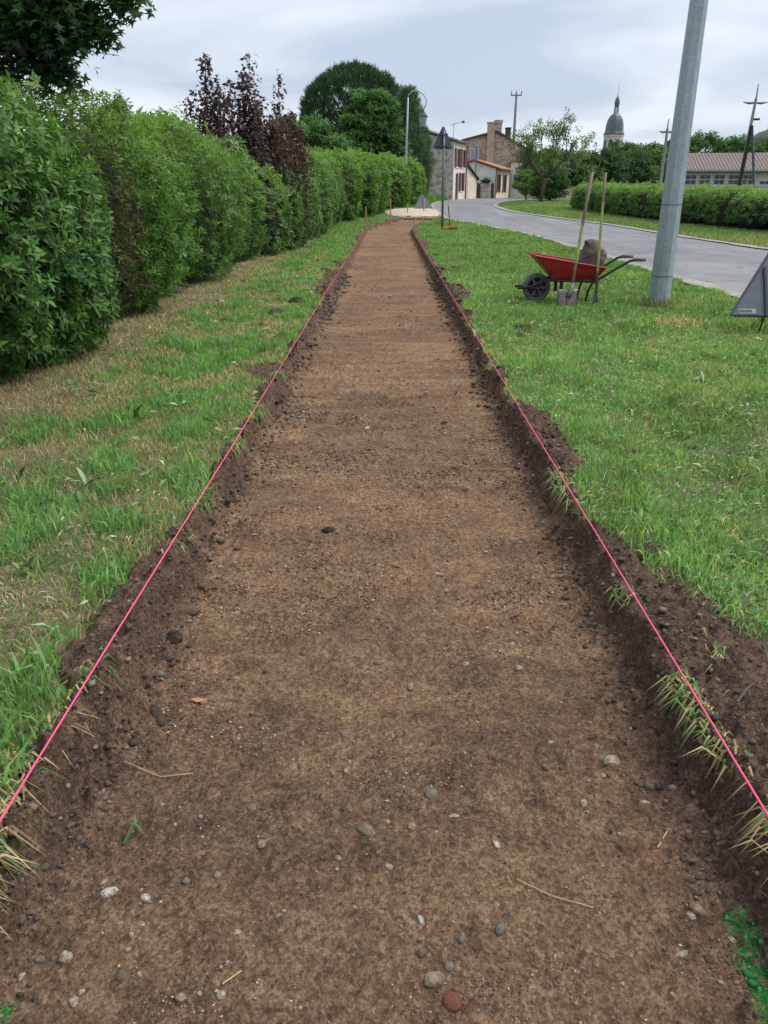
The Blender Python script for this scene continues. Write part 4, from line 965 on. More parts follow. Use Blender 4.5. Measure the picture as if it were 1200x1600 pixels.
# street lantern
t = thing('street_lantern', 'old-style street lantern hanging from a curved arm above the hedge end', 'street lamp', (.95, 48, ztf(48)))
def lpost(m): m.tube([(0, 0, -.1), (0, 0, .8), (.02, 0, .9), (.06, 0, 3), (.12, 0, 5.6)], [.11, .10, .075, .062, .045], 10)
part('post', M['galv'], t, lpost, smooth=True)
arc = [(.12, 0, 5.55), (.16, 0, 5.75), (.4, 0, 5.92), (.72, 0, 5.90), (1.0, 0, 5.72), (1.14, 0, 5.45), (1.10, 0, 5.2), (.97, 0, 5.0)]
part('arm', M['galv'], t, lambda m: m.tube(arc, .034, 7), smooth=True)
lb = part('lantern', M['darkmetal'], t, lambda m: m.lathe([(.03, 5.02), (.07, 4.95), (.09, 4.88), (.27, 4.68), (.27, 4.63)], 6, Matrix.Translation((.96, 0, 0))))
part('glass', M['lampglass'], lb, lambda m: m.lathe([(.24, 4.625), (.15, 4.14)], 6, Matrix.Translation((.96, 0, 0))))
part('base_ring', M['darkmetal'], lb, lambda m: m.lathe([(.165, 4.135), (.165, 4.08), (.06, 4.03)], 6, Matrix.Translation((.96, 0, 0))))

# galvanised lamp post, octagonal
t = thing('lamp_post', 'thick octagonal galvanised lamp post standing in the lawn', 'lamp post', (3.15, 9.22, 0))
part('post', M['galv'], t, lambda m: m.lathe([(.128, -.2), (.1245, .0), (.118, .5), (.091, 3.1), (.06, 8.2)], 8, ph=R(14)))
part('door', M['galv'], t, lambda m: m.prism([(-.042, .42), (.042, .42), (.042, 1.02), (-.042, 1.02)], -.1150, -.105, Matrix.Rotation(R(-8.5), 4, 'Z')))
for z, rr in ((.34, .1215), (1.10, .1125)): part('band', M['greypaint'], t, lambda m: m.lathe([(rr, z), (rr, z + .012)], 8, ph=R(14)))
part('lamp_head', M['greypaint'], t, lambda m: m.box(-.9, .1, -.12, .12, 8.15, 8.3), .04)

def tri_plate(m, w, h, th=.012, r=.045):
    """rounded triangle in x,z with thickness along y"""
    P = []
    for (cx, cz, a0) in ((-w / 2 + r * 1.7, r, 150), (w / 2 - r * 1.7, r, -90), (0, h - 2 * r, 30)):
        for k in range(6):
            a = R(a0 + 120 * k / 5); P.append((cx + r * math.cos(a), cz + r * math.sin(a)))
    m.prism(P, 0, th)
# warning sign on a post
t = thing('road_sign', 'triangular road sign on a tall grey post, seen from behind', 'road sign', (1.80, 27.4, ztf(27.4)), R(28))
part('post', M['greypaint'], t, lambda m: m.tube([(0, 0, -.2), (-.03, 0, 3.0)], .037, 10), smooth=True)
pl = part('plate', M['signback'], t, lambda m: tri_plate(m, .80, .70, .02), 0); pl.location = (-.03, .045, 2.46); pl.rotation_euler = (0, 0, 0)
part('clamp', M['darkmetal'], t, lambda m: (m.box(-.28, .22, -.048, .04, 2.52, 2.56), m.box(-.16, .10, -.048, .04, 2.86, 2.90)))
# folding works sign at the right edge
t = thing('works_sign', 'low triangular works sign seen from behind at the right edge of the picture', 'road sign', (3.62, 7.3, 0), R(-6))
sp = empty('panel', (0, -.02, .17)); sp.parent = t; sp.rotation_euler = (R(-34), 0, 0)
part('plate', M['signback'], sp, lambda m: tri_plate(m, .90, .78, .01, .04), 0)
def rimf(m):
    w, h = .90, .78; a, b, c = (-w / 2 + .02, .012), (w / 2 - .02, .012), (0, h - .03)
    for p, q in ((a, b), (b, c), (c, a)): m.tube([(p[0], -.004, p[1]), (q[0], -.004, q[1])], .009, 6)
part('rim', M['darkmetal'], sp, rimf); part('spine', M['blackpaint'], sp, lambda m: m.box(-.121, -.099, -.018, -.001, .0, .50))
stk = part('sticker', M['sticker'], sp, lambda m: m.box(-.355, -.205, -.0025, -.0005, .030, .078))
def printed(m):
    x = -.347
    for wd in (.012, .006, .013, .010, .012, .011, .014): m.box(x, x + wd, -.0045, -.0028, .042, .066); x += wd + .0052
part('lettering', M['ink'], stk, printed)
part('rivet', M['sticker'], sp, lambda m: m.tube([(-.045, -.012, .075), (-.045, -.001, .075)], .009, 7))
part('leg', M['blackpaint'], t, lambda m: m.tube([(-.15, .03, -.03), (-.112, .0, .19)], .008, 6))
part('leg', M['blackpaint'], t, lambda m: m.tube([(.0, .42, -.03), (0, .30, .58)], .008, 6))
t = thing('works_sign', 'dull grey triangular works sign leaning on the sand at the trench end', 'road sign', (1.80, 42.2, ztf(42.2) + .03), R(12))
sp = empty('panel', (0, 0, .02)); sp.parent = t; sp.rotation_euler = (R(-32), 0, 0)
part('plate', M['signback'], sp, lambda m: tri_plate(m, 1.05, .90, .015, .04)); part('spine', M['darkmetal'], sp, lambda m: m.box(-.015, .015, -.02, -.001, .02, .8))
part('leg', M['darkmetal'], t, lambda m: m.tube([(0, .95, -.02), (0, .5, .72)], .015, 6))

# ------------------------------------------------------------------ strings and stakes
def stringline(label, pts, sag=.0):
    m = MB(); m.tube(pts, .0026, 6, False); o = m.build('string_line', M['string'], None, True); tag(o, label, 'string', 'mason strings along the trench'); return o
yy = np.r_[np.linspace(.55, 6, 24), np.linspace(7, 26.4, 30)]
stringline('bright pink builder string stretched along the left edge of the trench', [(-.792 - .002 * math.sin(y * 1.3), y, .056 + ztf(y) + .003 * math.sin(y * .8)) for y in yy])
yy2 = np.r_[np.linspace(.55, 6, 24), np.linspace(7, 30.5, 34)]
stringline('bright pink builder string stretched along the right edge of the trench', [(.785 + .002 * math.sin(y * 1.1) + float(cshift(y)), y, .056 + ztf(y) + .003 * math.sin(y * .7)) for y in yy2])
for i, (x, y, h, lab) in enumerate([(-.72, 26.5, .76, 'pale wooden stake nearest the camera, tied to the left string'), (.08, 32.0, .85, 'second pale wooden stake, at the bend of the trench'),
                                   (.90, 38.6, .45, 'short darker stake standing in front of the sand'), (1.72, 40.0, .65, 'pale stake in front of the grey triangular works sign'), (.98 , 30.8, .30, 'short stake at the far end of the right string')]):
    t = thing('wooden_stake', lab, 'stake', (x, y, ztf(y) - .03), .3 * i, 'stakes for the strings')
    part('shaft', M['stake'], t, lambda m: m.box(-.022, .022, -.018, .018, -.15, h), .004)
    part('tip', M['stake'], t, lambda m: m.raw([(-.022, -.018, h + .001), (.022, -.018, h + .001), (.022, .018, h + .001), (-.022, .018, h + .001), (.004, 0, h + .03)], [(0, 3, 2, 1), (0, 1, 4), (1, 2, 4), (2, 3, 4), (3, 0, 4)]))

# ------------------------------------------------------------------ wheelbarrow
t = thing('wheelbarrow', 'red wheelbarrow with black tubular frame parked on the lawn', 'wheelbarrow', (2.2, 9.7, 0))
def W_(x, y, z): return (x - 2.2, y - 9.7, z)
def tray(m):
    """open tray, sheet thickness, nose higher than the tail"""
    def ring(xf, xb, yh, zf, zb, yhb): return [W_(xf, 9.7 - yh, zf), W_(xb, 9.7 - yhb, zb), W_(xb, 9.7 + yhb, zb), W_(xf, 9.7 + yh, zf)]
    o0 = ring(1.98, 2.46, .17, .275, .268, .19); o1 = ring(1.72, 2.55, .27, .545, .41, .30)
    i0 = ring(1.995, 2.448, .16, .285, .278, .18); i1 = ring(1.735, 2.54, .262, .540, .405, .292)
    V = o0 + o1 + i0 + i1
    F = [(0, 3, 2, 1)] + [(k, (k + 1) % 4, 4 + (k + 1) % 4, 4 + k) for k in range(4)] + [(8, 9, 10, 11)] + [(8 + k, 12 + k, 12 + (k + 1) % 4, 8 + (k + 1) % 4) for k in range(4)] + [(4 + k, 4 + (k + 1) % 4, 12 + (k + 1) % 4, 12 + k) for k in range(4)]
    m.raw(V, F)
tr = part('tray', M['red'], t, tray, .006)
part('rolled_rim', M['red'], tr, lambda m: m.tube([W_(1.72, 9.43, .548), W_(2.55, 9.40, .413), W_(2.55, 10.0, .413), W_(1.72, 9.97, .548), W_(1.72, 9.43, .548)], .011, 7))
part('soil_load', M['soil'], tr, lambda m: m.raw([W_(2.0, 9.56, .30), W_(2.44, 9.54, .30), W_(2.44, 9.86, .30), W_(2.0, 9.84, .30), W_(2.2, 9.7, .36)], [(0, 1, 4), (1, 2, 4), (2, 3, 4), (3, 0, 4)]))
for s in (-1, 1):
    y = 9.7 + s * .22
    def rail(m):
        yw = 9.7 + s * .10
        m.tube([W_(1.56, yw, .165), W_(1.72, yw, .18), W_(1.84, 9.7 + s * .13, .235), W_(1.93, 9.7 + s * .15, .262), W_(2.40, y, .255), W_(2.50, y, .285), W_(2.66, y + s * .02, .39), W_(2.82, y + s * .03, .485), W_(2.88, y + s * .03, .503), W_(3.0, y + s * .03, .505)], .0155, 9)
    f = part('frame_rail', M['blackpaint'], t, rail, smooth=True)
    part('grip', M['rubber'], f, lambda m: m.tube([W_(2.87, y + s * .03, .5025), W_(3.01, y + s * .03, .505)], .021, 9), smooth=True)
    part('leg', M['blackpaint'], t, lambda m: m.tube([W_(2.47, y, .262), W_(2.42, y, .235), W_(2.385, y, .16), W_(2.36, y, .012), W_(2.40, y, .006)], .014, 8), smooth=True)
    part('strut', M['blackpaint'], t, lambda m: m.box(2.05 - 2.2, 2.09 - 2.2, s * .165 - .008, s * .165 + .008, .10, .262))
wh = empty('wheel', W_(1.805, 9.7, .165)); wh.parent = t
ty = [(.115, -.035), (.14, -.044), (.160, -.034), (.168, -.012), (.168, .012), (.160, .034), (.14, .044), (.115, .035)]
RX = Matrix.Rotation(R(90), 4, 'X')
part('tyre', M['rubber'], wh, lambda m: m.lathe(ty, 28, RX, 0, False), smooth=True)
part('rim', M['blackpaint'], wh, lambda m: m.lathe([(.02, -.05), (.03, -.045), (.035, -.012), (.098, -.004), (.112, -.034), (.117, -.036), (.117, .036), (.112, .034), (.098, .004), (.035, .012), (.03, .05)], 22, RX), smooth=True)
for k in range(6):
    part('spoke', M['greypaint'], wh, lambda m: m.box(.025, .110, -.034, -.020, -.010, .010, Matrix.Rotation(k * math.pi / 3, 4, 'Y')))
part('axle', M['steel'], wh, lambda m: m.tube([(0, -.115, 0), (0, .115, 0)], .009, 8))
# sack standing in the tray
def sack():
    """stiff crumpled sack: its outline with folds, three layers deep"""
    out = [(250, 560), (238, 380), (300, 345), (345, 300), (372, 225), (395, 165), (380, 112), (430, 106), (486, 112), (540, 120), (562, 152), (580, 190), (618, 200), (640, 222), (665, 260), (675, 315), (645, 352), (640, 450), (630, 560), (440, 570)]
    o2 = np.array([((x - 450) / 1024, (450 - y) / 1024) for x, y in out]); n = len(o2); c = o2.mean(0); rr = np.random.default_rng(3)
    V = []; 
    for k, (dy, sc) in enumerate(((-.125, .45), (-.10, .78), (-.03, 1.0), (.06, .98), (.12, .72), (.14, .4))):
        q = c + (o2 - c) * sc + rr.normal(size=(n, 2)) * (.012 if k not in (2,) else .003)
        for p in q: V.append((p[0], dy * (1.15 - 1.3 * max(0, p[1])) + rr.normal() * .012, p[1]))
    F = []
    for k in range(5):
        for i in range(n):
            a0, a1 = k * n + i, k * n + (i + 1) % n; b0, b1 = a0 + n, a1 + n
            F += [(a0, a1, b1), (a0, b1, b0)] if (i + k) % 2 else [(a0, a1, b0), (a1, b1, b0)]
    V += [(c[0], -.13, c[1] + .02), (c[0], .145, c[1])]; m0 = len(V) - 2
    F += [(m0, (i + 1) % n, i) for i in range(n)] + [(m0 + 1, 5 * n + i, 5 * n + (i + 1) % n) for i in range(n)]
    t2 = thing('crumpled_sack', 'crumpled grey-brown sack standing in the red wheelbarrow', 'sack', (2.415, 9.74, .385))
    o = add_mesh('body', V, F, M['sack'], t2)
    bm = bmesh.new(); bm.from_mesh(o.data); bmesh.ops.recalc_face_normals(bm, faces=bm.faces); bm.to_mesh(o.data); bm.free()
    sb = o.modifiers.new('soft', 'SUBSURF'); sb.levels = 1; sb.render_levels = 1
sack()

# shovel and hoe leaning on the barrow
t = thing('shovel', 'round-cornered shovel with brown and green handle leaning on the wheelbarrow', 'shovel', (2.055, 9.10, 0))
part('handle', M['shovel_handle'], t, lambda m: m.tube([(.052, .045, .15), (.085, .10, .45), (.15, .20, .95), (.222, .30, 1.44)], [.0185, .0175, .0175, .018], 9), smooth=True)
def blade(m):
    V = []; nx, nz = 9, 8
    for j in range(nz):
        v = j / (nz - 1)
        for i in range(nx):
            u = i / (nx - 1) * 2 - 1; hw = .118 * (1 - .10 * (1 - v)) * (1 if v > .25 else math.sqrt(max(.05, 1 - ((.25 - v) / .25) ** 2 * .55)))
            V.append((u * hw + .012 * v, .018 - .012 * (1 - u * u) + .045 * v, -.03 + .225 * v + .012 * abs(u)))
    F = []
    for j in range(nz - 1):
        for i in range(nx - 1): a = j * nx + i; F.append((a, a + 1, a + nx + 1, a + nx))
    m.raw(V, F)
b = part('blade', M['steel'], t, blade, smooth=True); so = b.modifiers.new('thick', 'SOLIDIFY'); so.thickness = .004
part('socket', M['greysteel'], t, lambda m: m.tube([(.012, .02, .115), (.035, .03, .165), (.064, .062, .27)], [.032, .027, .021], 9), smooth=True)
part('rib', M['steel'], t, lambda m: m.tube([(.003, -.012, .0), (.008, .0, .10), (.014, .008, .17)], [.005, .008, .010], 6))
t = thing('hoe', 'garden tool with yellow-green handle and small grey head leaning on the wheelbarrow', 'garden tool', (2.435, 9.30, 0))
part('handle', M['hoe_handle'], t, lambda m: m.tube([(0, 0, .10), (.002, .07, .6), (.01, .15, 1.1), (.018, .20, 1.44)], [.0155, .0150, .0150, .0155], 9), smooth=True)
part('head', M['greysteel'], t, lambda m: m.raw([(-.022, -.016, .125), (.022, -.016, .125), (.022, .016, .125), (-.022, .016, .125), (-.042, -.012, -.03), (.042, -.012, -.03), (.042, .006, -.03), (-.042, .006, -.03)],
     [(0, 1, 2, 3), (7, 6, 5, 4), (0, 4, 5, 1), (1, 5, 6, 2), (2, 6, 7, 3), (3, 7, 4, 0)]), .004)
# broom leaning on the sign post
t = thing('broom', 'orange push broom leaning against the triangular sign post', 'broom', (2.03, 27.05, ztf(27)))
part('head', M['orange'], t, lambda m: m.box(-.25, .25, -.035, .035, .075, .13, Matrix.Rotation(R(-7), 4, 'Y')), .01)
def bri(m):
    for k in range(14): x = -.235 + k * .036; m.box(x, x + .03, -.03, .03, .0, .073, Matrix.Rotation(R(-7), 4, 'Y'))
part('bristles', M['bristle'], t, bri)
part('handle', M['blackpaint'], t, lambda m: m.tube([(0, 0, .13), (-.06, .08, .75)], .016, 8)); part('upper_handle', M['stake'], t, lambda m: m.tube([(-.0601, .0801, .751), (-.165, .22, 1.75)], .013, 8))

# ------------------------------------------------------------------ stones and clods on the trench floor
def stone_mat(name, c, var=.25):
    m, nt, b = mat_new(name); v = objco(nt)
    cc = ramp(nt, noise(nt, 2.2, 5, .65, v), [(.3, tuple(x * (1 - var) for x in c)), (.7, tuple(x * (1 + var) for x in c))])
    cc = mix(nt, ramp(nt, noise(nt, 1.4, 6, .75, v), [(.42, (0, 0, 0)), (.60, (.9, .9, .9))]), cc, (.115, .078, .052))      # smears of earth
    nt.links.new(cc, b.inputs['Base Color']); b.inputs['Roughness'].default_value = .92; b.inputs['Specular IOR Level'].default_value = .15
    bump(nt, b, noise(nt, 7, 5, .7, v), .5, .15); return m
SM = {'pale': stone_mat('pale_pebble', (.44, .365, .285)), 'grey': stone_mat('grey_pebble', (.225, .19, .155)), 'brown': stone_mat('brown_pebble', (.17, .125, .09)),
      'tan': stone_mat('tan_pebble', (.36, .26, .175)), 'white': stone_mat('white_shell', (.62, .56, .49)), 'brick': stone_mat('brick_fragment', (.23, .075, .045)),
      'clod': stone_mat('earth_clod', (.075, .055, .042), .4), 'black': stone_mat('dark_clod', (.035, .028, .024), .4), 'blue': stone_mat('blue_grey_pebble', (.19, .18, .165))}
def zsoil(x, y): return float(soil_height(np.array([x]), np.array([y]))[0]) + ztf(y)
rock_meshes = {}
def rock(name, label, cat, x, y, rad, kind, sq=(1, .8, .6), seed=0, amp=.12, f=1.6, sub=2, rz=0, group=None, z=None, sink=.47, shared=False):
    key = (kind, seed) if shared else None
    if key and key in rock_meshes:
        o = bpy.data.objects.new(name, rock_meshes[key]); col.objects.link(o)
    else:
        V, F = ico(sub, seed + 100, amp, f, (1, 1, 1)) ; o = add_mesh(name, V, F, SM[kind], smooth=(amp < .2))
        if key: rock_meshes[key] = o.data
    o.scale = (rad * sq[0], rad * sq[1], rad * sq[2]); o.rotation_euler = (0, 0, rz)
    o.location = (x, y, (zsoil(x, y) if z is None else z) + rad * sq[2] * (1 - 2 * sink) * .6)
    return tag(o, label, cat, group)
PEB = [(.59, 1.61, .0235, 'pale', 'pale round pebble on the right of the trench floor, the largest there', (1, .95, .6)),
 (.11, 1.49, .0222, 'grey', 'smooth brown-grey oval pebble in the middle of the near trench floor', (1, .8, .6)),
 (-.05, 1.37, .028, 'grey', 'flat dark grey pebble left of the middle of the near trench', (1, .6, .4)),
 (-.63, 1.05, .0145, 'pale', 'light grey pebble near the lower left corner', (.9, 1, .7)),
 (.12, .96, .0195, 'brick', 'angular red brick fragment at the bottom of the picture', (1, .9, .6)),
 (.09, 1.0, .0200, 'tan', 'tan oval pebble just above the red brick fragment', (1.1, .75, .6)),
 (.12, 1.03, .0120, 'grey', 'small grey pebble beside the tan oval pebble', (1, .9, .7)),
 (.15, 1.09, .0112, 'blue', 'upright blue-grey pebble above the tan oval pebble', (.7, 1.2, .6)),
 (.23, 1.11, .0130, 'blue', 'dark slate-coloured oval pebble right of the white chip', (1.2, .8, .6)),
 (.65, 1.16, .0160, 'tan', 'tan pebble above the green spray paint', (1.2, .8, .6)),
 (.58, 1.06, .0113, 'pale', 'pale flat pebble left of the green spray paint', (1.3, .7, .5)),
 (-.37, 1.24, .0100, 'tan', 'small tan pebble right of the two white shells', (1, .9, .6)),
 (-.11, 1.29, .0090, 'tan', 'small yellowish pebble below the flat dark pebble', (1, .9, .7)),
 (.48, 1.46, .0125, 'pale', 'round pale pebble left of the two stones by the right bank', (1, .9, .7)),
 (.63, 1.46, .0141, 'pale', 'pale pebble close to the foot of the right bank', (1, .9, .6)),
 (.66, 1.52, .0145, 'brown', 'brown pebble at the foot of the right bank', (.8, 1, .7)),
 (.25, 1.33, .0103, 'white', 'broken white chip right of the middle of the near trench', (1.2, .7, .5)),
 (.16, 1.42, .0107, 'pale', 'light flat pebble below the brown-grey oval pebble', (1.3, .7, .4)),
 (.07, 1.94, .0155, 'tan', 'buff flat pebble in the middle of the trench', (1.3, .7, .4)),
 (.20, 2.68, .0190, 'pale', 'buff stone slab with dark edge in the middle distance of the trench', (1.3, .7, .45)),
 (-.03, 2.07, .0150, 'grey', 'grey pebble among crumbs in the middle of the trench', (1, .9, .6)),
 (-.12, 1.72, .0130, 'grey', 'grey pebble left of the trench centre', (1.1, .8, .6)),
 (-.70, 1.98, .0175, 'grey', 'grey stone at the foot of the left bank', (1, .9, .7)),
 (-.70, 2.92, .0210, 'grey', 'round grey stone lodged in the left bank', (1, .9, .8)),
 (-.67, 2.75, .0150, 'pale', 'pale stone just below the round grey one at the left bank', (1, .9, .6)),
 (-.13, 4.67, .0200, 'white', 'pale chip far up the trench, left of centre', (1.4, .7, .4))]
for i, (x, y, rr, k, lab, sq) in enumerate(PEB):
    rock('brick_fragment' if k == 'brick' else 'pebble', lab, 'brick' if k == 'brick' else 'pebble', x, y, rr, k, sq, i, .26 if k == 'brick' else .20, 3.0 if k == 'brick' else 2.2, 2, i * 1.3, 'stones on the trench floor')
rock('shell', 'larger white shell fragment lying in the lower left of the trench', 'shell', -.59, 1.19, .016, 'white', (1.2, .8, .45), 201, .25, 2.4, 2, .3, 'white shells')
rock('shell', 'smaller white shell fragment standing on edge, right of the larger one', 'shell', -.51, 1.18, .013, 'white', (.7, 1.1, .6), 202, .28, 2.6, 2, .9, 'white shells')
rock('shell', 'white streaked chip low in the middle of the picture', 'shell', .07, 1.13, .0105, 'white', (.6, 1.2, .5), 203, .28, 2.6, 2, .2, 'white shells')
CL = [(-.71, 2.36, .034, 'brown', 'brown earth lump leaning on the left bank'), (-.71, 2.2, .030, 'black', 'dark earth lump at the foot of the left bank'), (.36, 4.79, .024, 'black', 'small black clod right of the centre, up the trench'),
      (-.26, 3.09, .023, 'black', 'black clod left of the centre of the trench'), (-.66, 1.80, .036, 'clod', 'long flat earth crust near the left bank'), (1.0, 2.62, .055, 'clod', 'large earth clod on the soil outside the right string'),
      (1.30, 7.6, .085, 'black', 'dark turf clod sitting on the grass right of the trench'), (1.22, 7.2, .06, 'clod', 'brown clod beside the dark turf clod'), (1.18, 9.6, .07, 'clod', 'earth clod on the right spoil bank level with the wheelbarrow'),
      (1.16, 13.8, .10, 'black', 'black clod on the right bank far up'), (.98, 16.8, .09, 'clod', 'clod farther up the right bank'), (-1.22, 8.6, .10, 'clod', 'earth heap clod on the grass outside the left string'), (-1.12, 9.6, .09, 'black', 'dark clod on the left spoil heap'), (-1.05, 13.5, .10, 'clod', 'clod far up on the left spoil'), (-1.0, 15.0, .09, 'black', 'dark clod near the far left stake'), (2.52, 16.0, .17, 'black', 'dark patch of scraped earth on the lawn left of the wheelbarrow'), (1.62, 14.2, .08, 'clod', 'small earth clod on the lawn between trench and dark patch'), (3.02, 9.02, .16, 'clod', 'earth heaped at the left foot of the lamp post'), (3.30, 9.08, .15, 'black', 'dark earth at the right foot of the lamp post')]
for i, (x, y, rr, k, lab) in enumerate(CL):
    rock('earth_clod', lab, 'clod', x, y, rr, k, (1.3, .85, .62) if i < 4 or 4 < i < 15 else ((1.6, .5, .35) if i == 4 else (1.25, .9, .24)), 40 + i, .26, 3.0, 3, i * 2.1, 'loose earth clods', z=None if abs(x) < .8 else ztf(y) - .005 + .0)
r = np.random.default_rng(77); small = []
while len(small) < 280:
    y = .95 + 5.0 * r.random() ** 1.8; x = (r.random() * 2 - 1) * .70
    if vnoise(x * 2.2, y * 2.2, 5) > .3 + .4 * r.random() or r.random() < .3: small.append((x, y))
for i, (x, y) in enumerate(small):
    k = ('pale', 'tan', 'grey', 'brown', 'pale')[int(r.integers(0, 5))]
    rock('small_pebble', 'one of the small loose pebbles scattered over the trench floor', 'pebble', x, y, .0036 + .0075 * r.random() ** 2.5 + .0013 * y, k, (1, .6 + .4 * r.random(), .5 + .2 * r.random()), int(r.integers(0, 6)), .24, 2.4, 2, r.random() * 6, 'small scattered pebbles', shared=True)
# crumbs of earth: far too many to count
def crumbs():
    r = np.random.default_rng(78); n = 13500
    y = .85 * np.exp(r.random(n) * math.log(14 / .85)); side = r.random(n)
    x = np.where(side < .22, (r.random(n) * 2 - 1) * .66, np.where(side < .58, -.75 + r.normal(size=n) * .045, .755 + r.normal(size=n) * .055)) + 0
    ext = r.random(n) < .30; x = np.where(ext, .84 + r.random(n) ** 1.5 * .5, x); x = np.where(r.random(n) < .06, -.84 - r.random(n) ** 1.5 * .35, x)
    keep = np.where(np.abs(x) < .62, sstep(.42, .62, fbm(x * 1.6, y * 2.6, 3, 55)) > r.random(n) * .9, True) & np.where(np.abs(x) > .83, spoil(x, y) > .3, True)
    x = x[keep]; y = y[keep]; n = len(x); z = soil_height(x, y) + zt(y)
    rad = (.0015 + .0062 * r.random(n) ** 4) * (.75 + .26 * y) ; rad = np.where(np.abs(x) < .6, rad * .75, rad * 1.25)
    V0, F0 = ico(1, 5, .0); V0 = V0[:12] if False else V0
    bm = bmesh.new(); bmesh.ops.create_icosphere(bm, subdivisions=1, radius=1); V0 = np.array([v.co[:] for v in bm.verts]); F0 = np.array([[v.index for v in f.verts] for f in bm.faces]); bm.free()
    k = len(V0); s = rad[:, None, None] * (1 + .75 * (r.random((n, k, 1)) - .5)) * V0[None] * np.array([1, 1, .55]) * (.6 + .8 * r.random((n, 1, 3)))
    V = s + np.stack([x, y, z + rad * .25], 1)[:, None, :]
    F = (F0[None] + (np.arange(n) * k)[:, None, None]).reshape(-1, 3).astype(np.int32)
    base = np.where((r.random(n) < .8)[:, None], np.array([[.070, .052, .040]]), np.array([[.15, .115, .085]])) * (.6 + .8 * r.random((n, 1)))
    g = np.zeros(n)
    for cx, cy, rx, ry in ((.715, 1.10, .035, .055), (.705, 1.02, .036, .07), (.70, .94, .04, .06), (-.70, .93, .02, .03)): g = np.maximum(g, (((x - cx) / rx) ** 2 + ((y - cy) / ry) ** 2 < 1) * (r.random(n) < .45))
    base = np.where(g[:, None] > 0, np.array([[.03, .26, .06]]) * (.5 + .8 * r.random((n, 1))), base)
    m, nt, b = mat_new('earth_crumb'); nt.links.new(attr_col(nt), b.inputs['Base Color']); b.inputs['Roughness'].default_value = .95
    o = add_mesh('earth_crumbs', V.reshape(-1, 3), F, m, vcol=np.repeat(base, k, 0)); tag(o, 'loose crumbs of earth on the trench floor and banks', 'earth', kind='stuff')
crumbs()
def fine_crumbs():
    r = np.random.default_rng(79); n = 80000
    y = .85 * np.exp(r.random(n) * math.log(5.5 / .85)); x = (r.random(n) * 2 - 1) * .72
    f = fbm(x * 2.6, y * 3.4, 4, 155, .6); keep = .04 + .9 * sstep(.46, .64, f) > r.random(n); x = x[keep]; y = y[keep]; n = len(x)
    rad = (.0008 + .0030 * r.random(n) ** 3) * (.6 + .42 * y)
    V0 = np.array([(1, 0, 0), (-1, 0, 0), (0, 1, 0), (0, -1, 0), (0, 0, 1), (0, 0, -1)], float); F0 = np.array([(0, 2, 4), (2, 1, 4), (1, 3, 4), (3, 0, 4), (2, 0, 5), (1, 2, 5), (3, 1, 5), (0, 3, 5)])
    a = r.random(n) * 6.28; c, sn = np.cos(a)[:, None], np.sin(a)[:, None]
    s = rad[:, None, None] * (.6 + .8 * r.random((n, 6, 1))) * V0[None] * np.array([1.2, .9, .7]); s = np.stack([s[..., 0] * c - s[..., 1] * sn, s[..., 0] * sn + s[..., 1] * c, s[..., 2]], -1)
    V = s + np.stack([x, y, soil_height(x, y) + zt(y) + rad * .25], 1)[:, None, :]; F = (F0[None] + (np.arange(n) * 6)[:, None, None]).reshape(-1, 3).astype(np.int32)
    k = r.random(n); base = np.where((k < .62)[:, None], np.array([[.100, .063, .043]]), np.where((k < .88)[:, None], np.array([[.21, .130, .083]]), np.array([[.40, .31, .22]]))) * (.6 + .8 * r.random((n, 1)))
    m, nt, b = mat_new('fine_earth'); nt.links.new(attr_col(nt), b.inputs['Base Color']); b.inputs['Roughness'].default_value = .95
    tag(add_mesh('fine_crumbs', V.reshape(-1, 3), F, m, vcol=np.repeat(base, 6, 0)), 'fine grit strewn over the near trench floor', 'earth', kind='stuff')
fine_crumbs()

# ------------------------------------------------------------------ grass
def blades(P, h, w, lean, C, r, seg=2):
    n = len(P); a = r.random(n) * 6.283; S = np.stack([np.cos(a), np.sin(a), 0 * a], 1)
    b = r.random(n) * 6.283; B = np.stack([np.cos(b), np.sin(b), 0 * b], 1) * lean[:, None]
    up = np.array([[0, 0, 1.]]); hh = h[:, None]; ww = w[:, None] * .5
    tip = P + hh * (B * 1.0 + up * np.sqrt(np.clip(1 - (lean[:, None] * .95) ** 2, .02, 1)))
    if seg == 1:
        V = np.stack([P - S * ww, P + S * ww, tip], 1).reshape(-1, 3); F = (np.arange(n)[:, None] * 3 + np.array([[0, 1, 2]])).astype(np.int32)
        return V, F, np.repeat(C, 3, 0)
    mid = P + hh * (B * .35 + up * .58 * np.sqrt(np.clip(1 - (lean[:, None] * .6) ** 2, .05, 1)))
    V = np.stack([P - S * ww, P + S * ww, mid - S * ww * .8, mid + S * ww * .8, tip], 1).reshape(-1, 3); k = np.arange(n)[:, None] * 5
    F = np.concatenate([k + np.array([[0, 1, 3]]), k + np.array([[0, 3, 2]]), k + np.array([[2, 3, 4]])]).astype(np.int32)
    return V, F, np.repeat(C, 5, 0)
GREEN = np.array([(.108, .195, .056), (.138, .228, .066), (.080, .155, .046), (.155, .225, .105), (.092, .182, .066)])
STRAW = np.array([(.36, .27, .145), (.29, .215, .115), (.43, .34, .20), (.20, .145, .08)])
CLIP = np.array([(.24, .30, .17), (.20, .26, .12), (.29, .32, .20)])
def scatter(r, x0f, x1f, y0, y1, dens):
    """random points with density dens(y) between two x limits that depend on y"""
    out = []; ys = np.exp(np.linspace(math.log(y0), math.log(y1), 60))
    for a, b in zip(ys[:-1], ys[1:]):
        w0 = x0f(a); w1 = x1f(a); n = int((w1 - w0) * (b - a) * dens((a + b) / 2))
        if n > 0: y = a + (b - a) * r.random(n); out.append(np.stack([x0f(y) + (x1f(y) - x0f(y)) * r.random(n), y], 1))
    return np.concatenate(out)
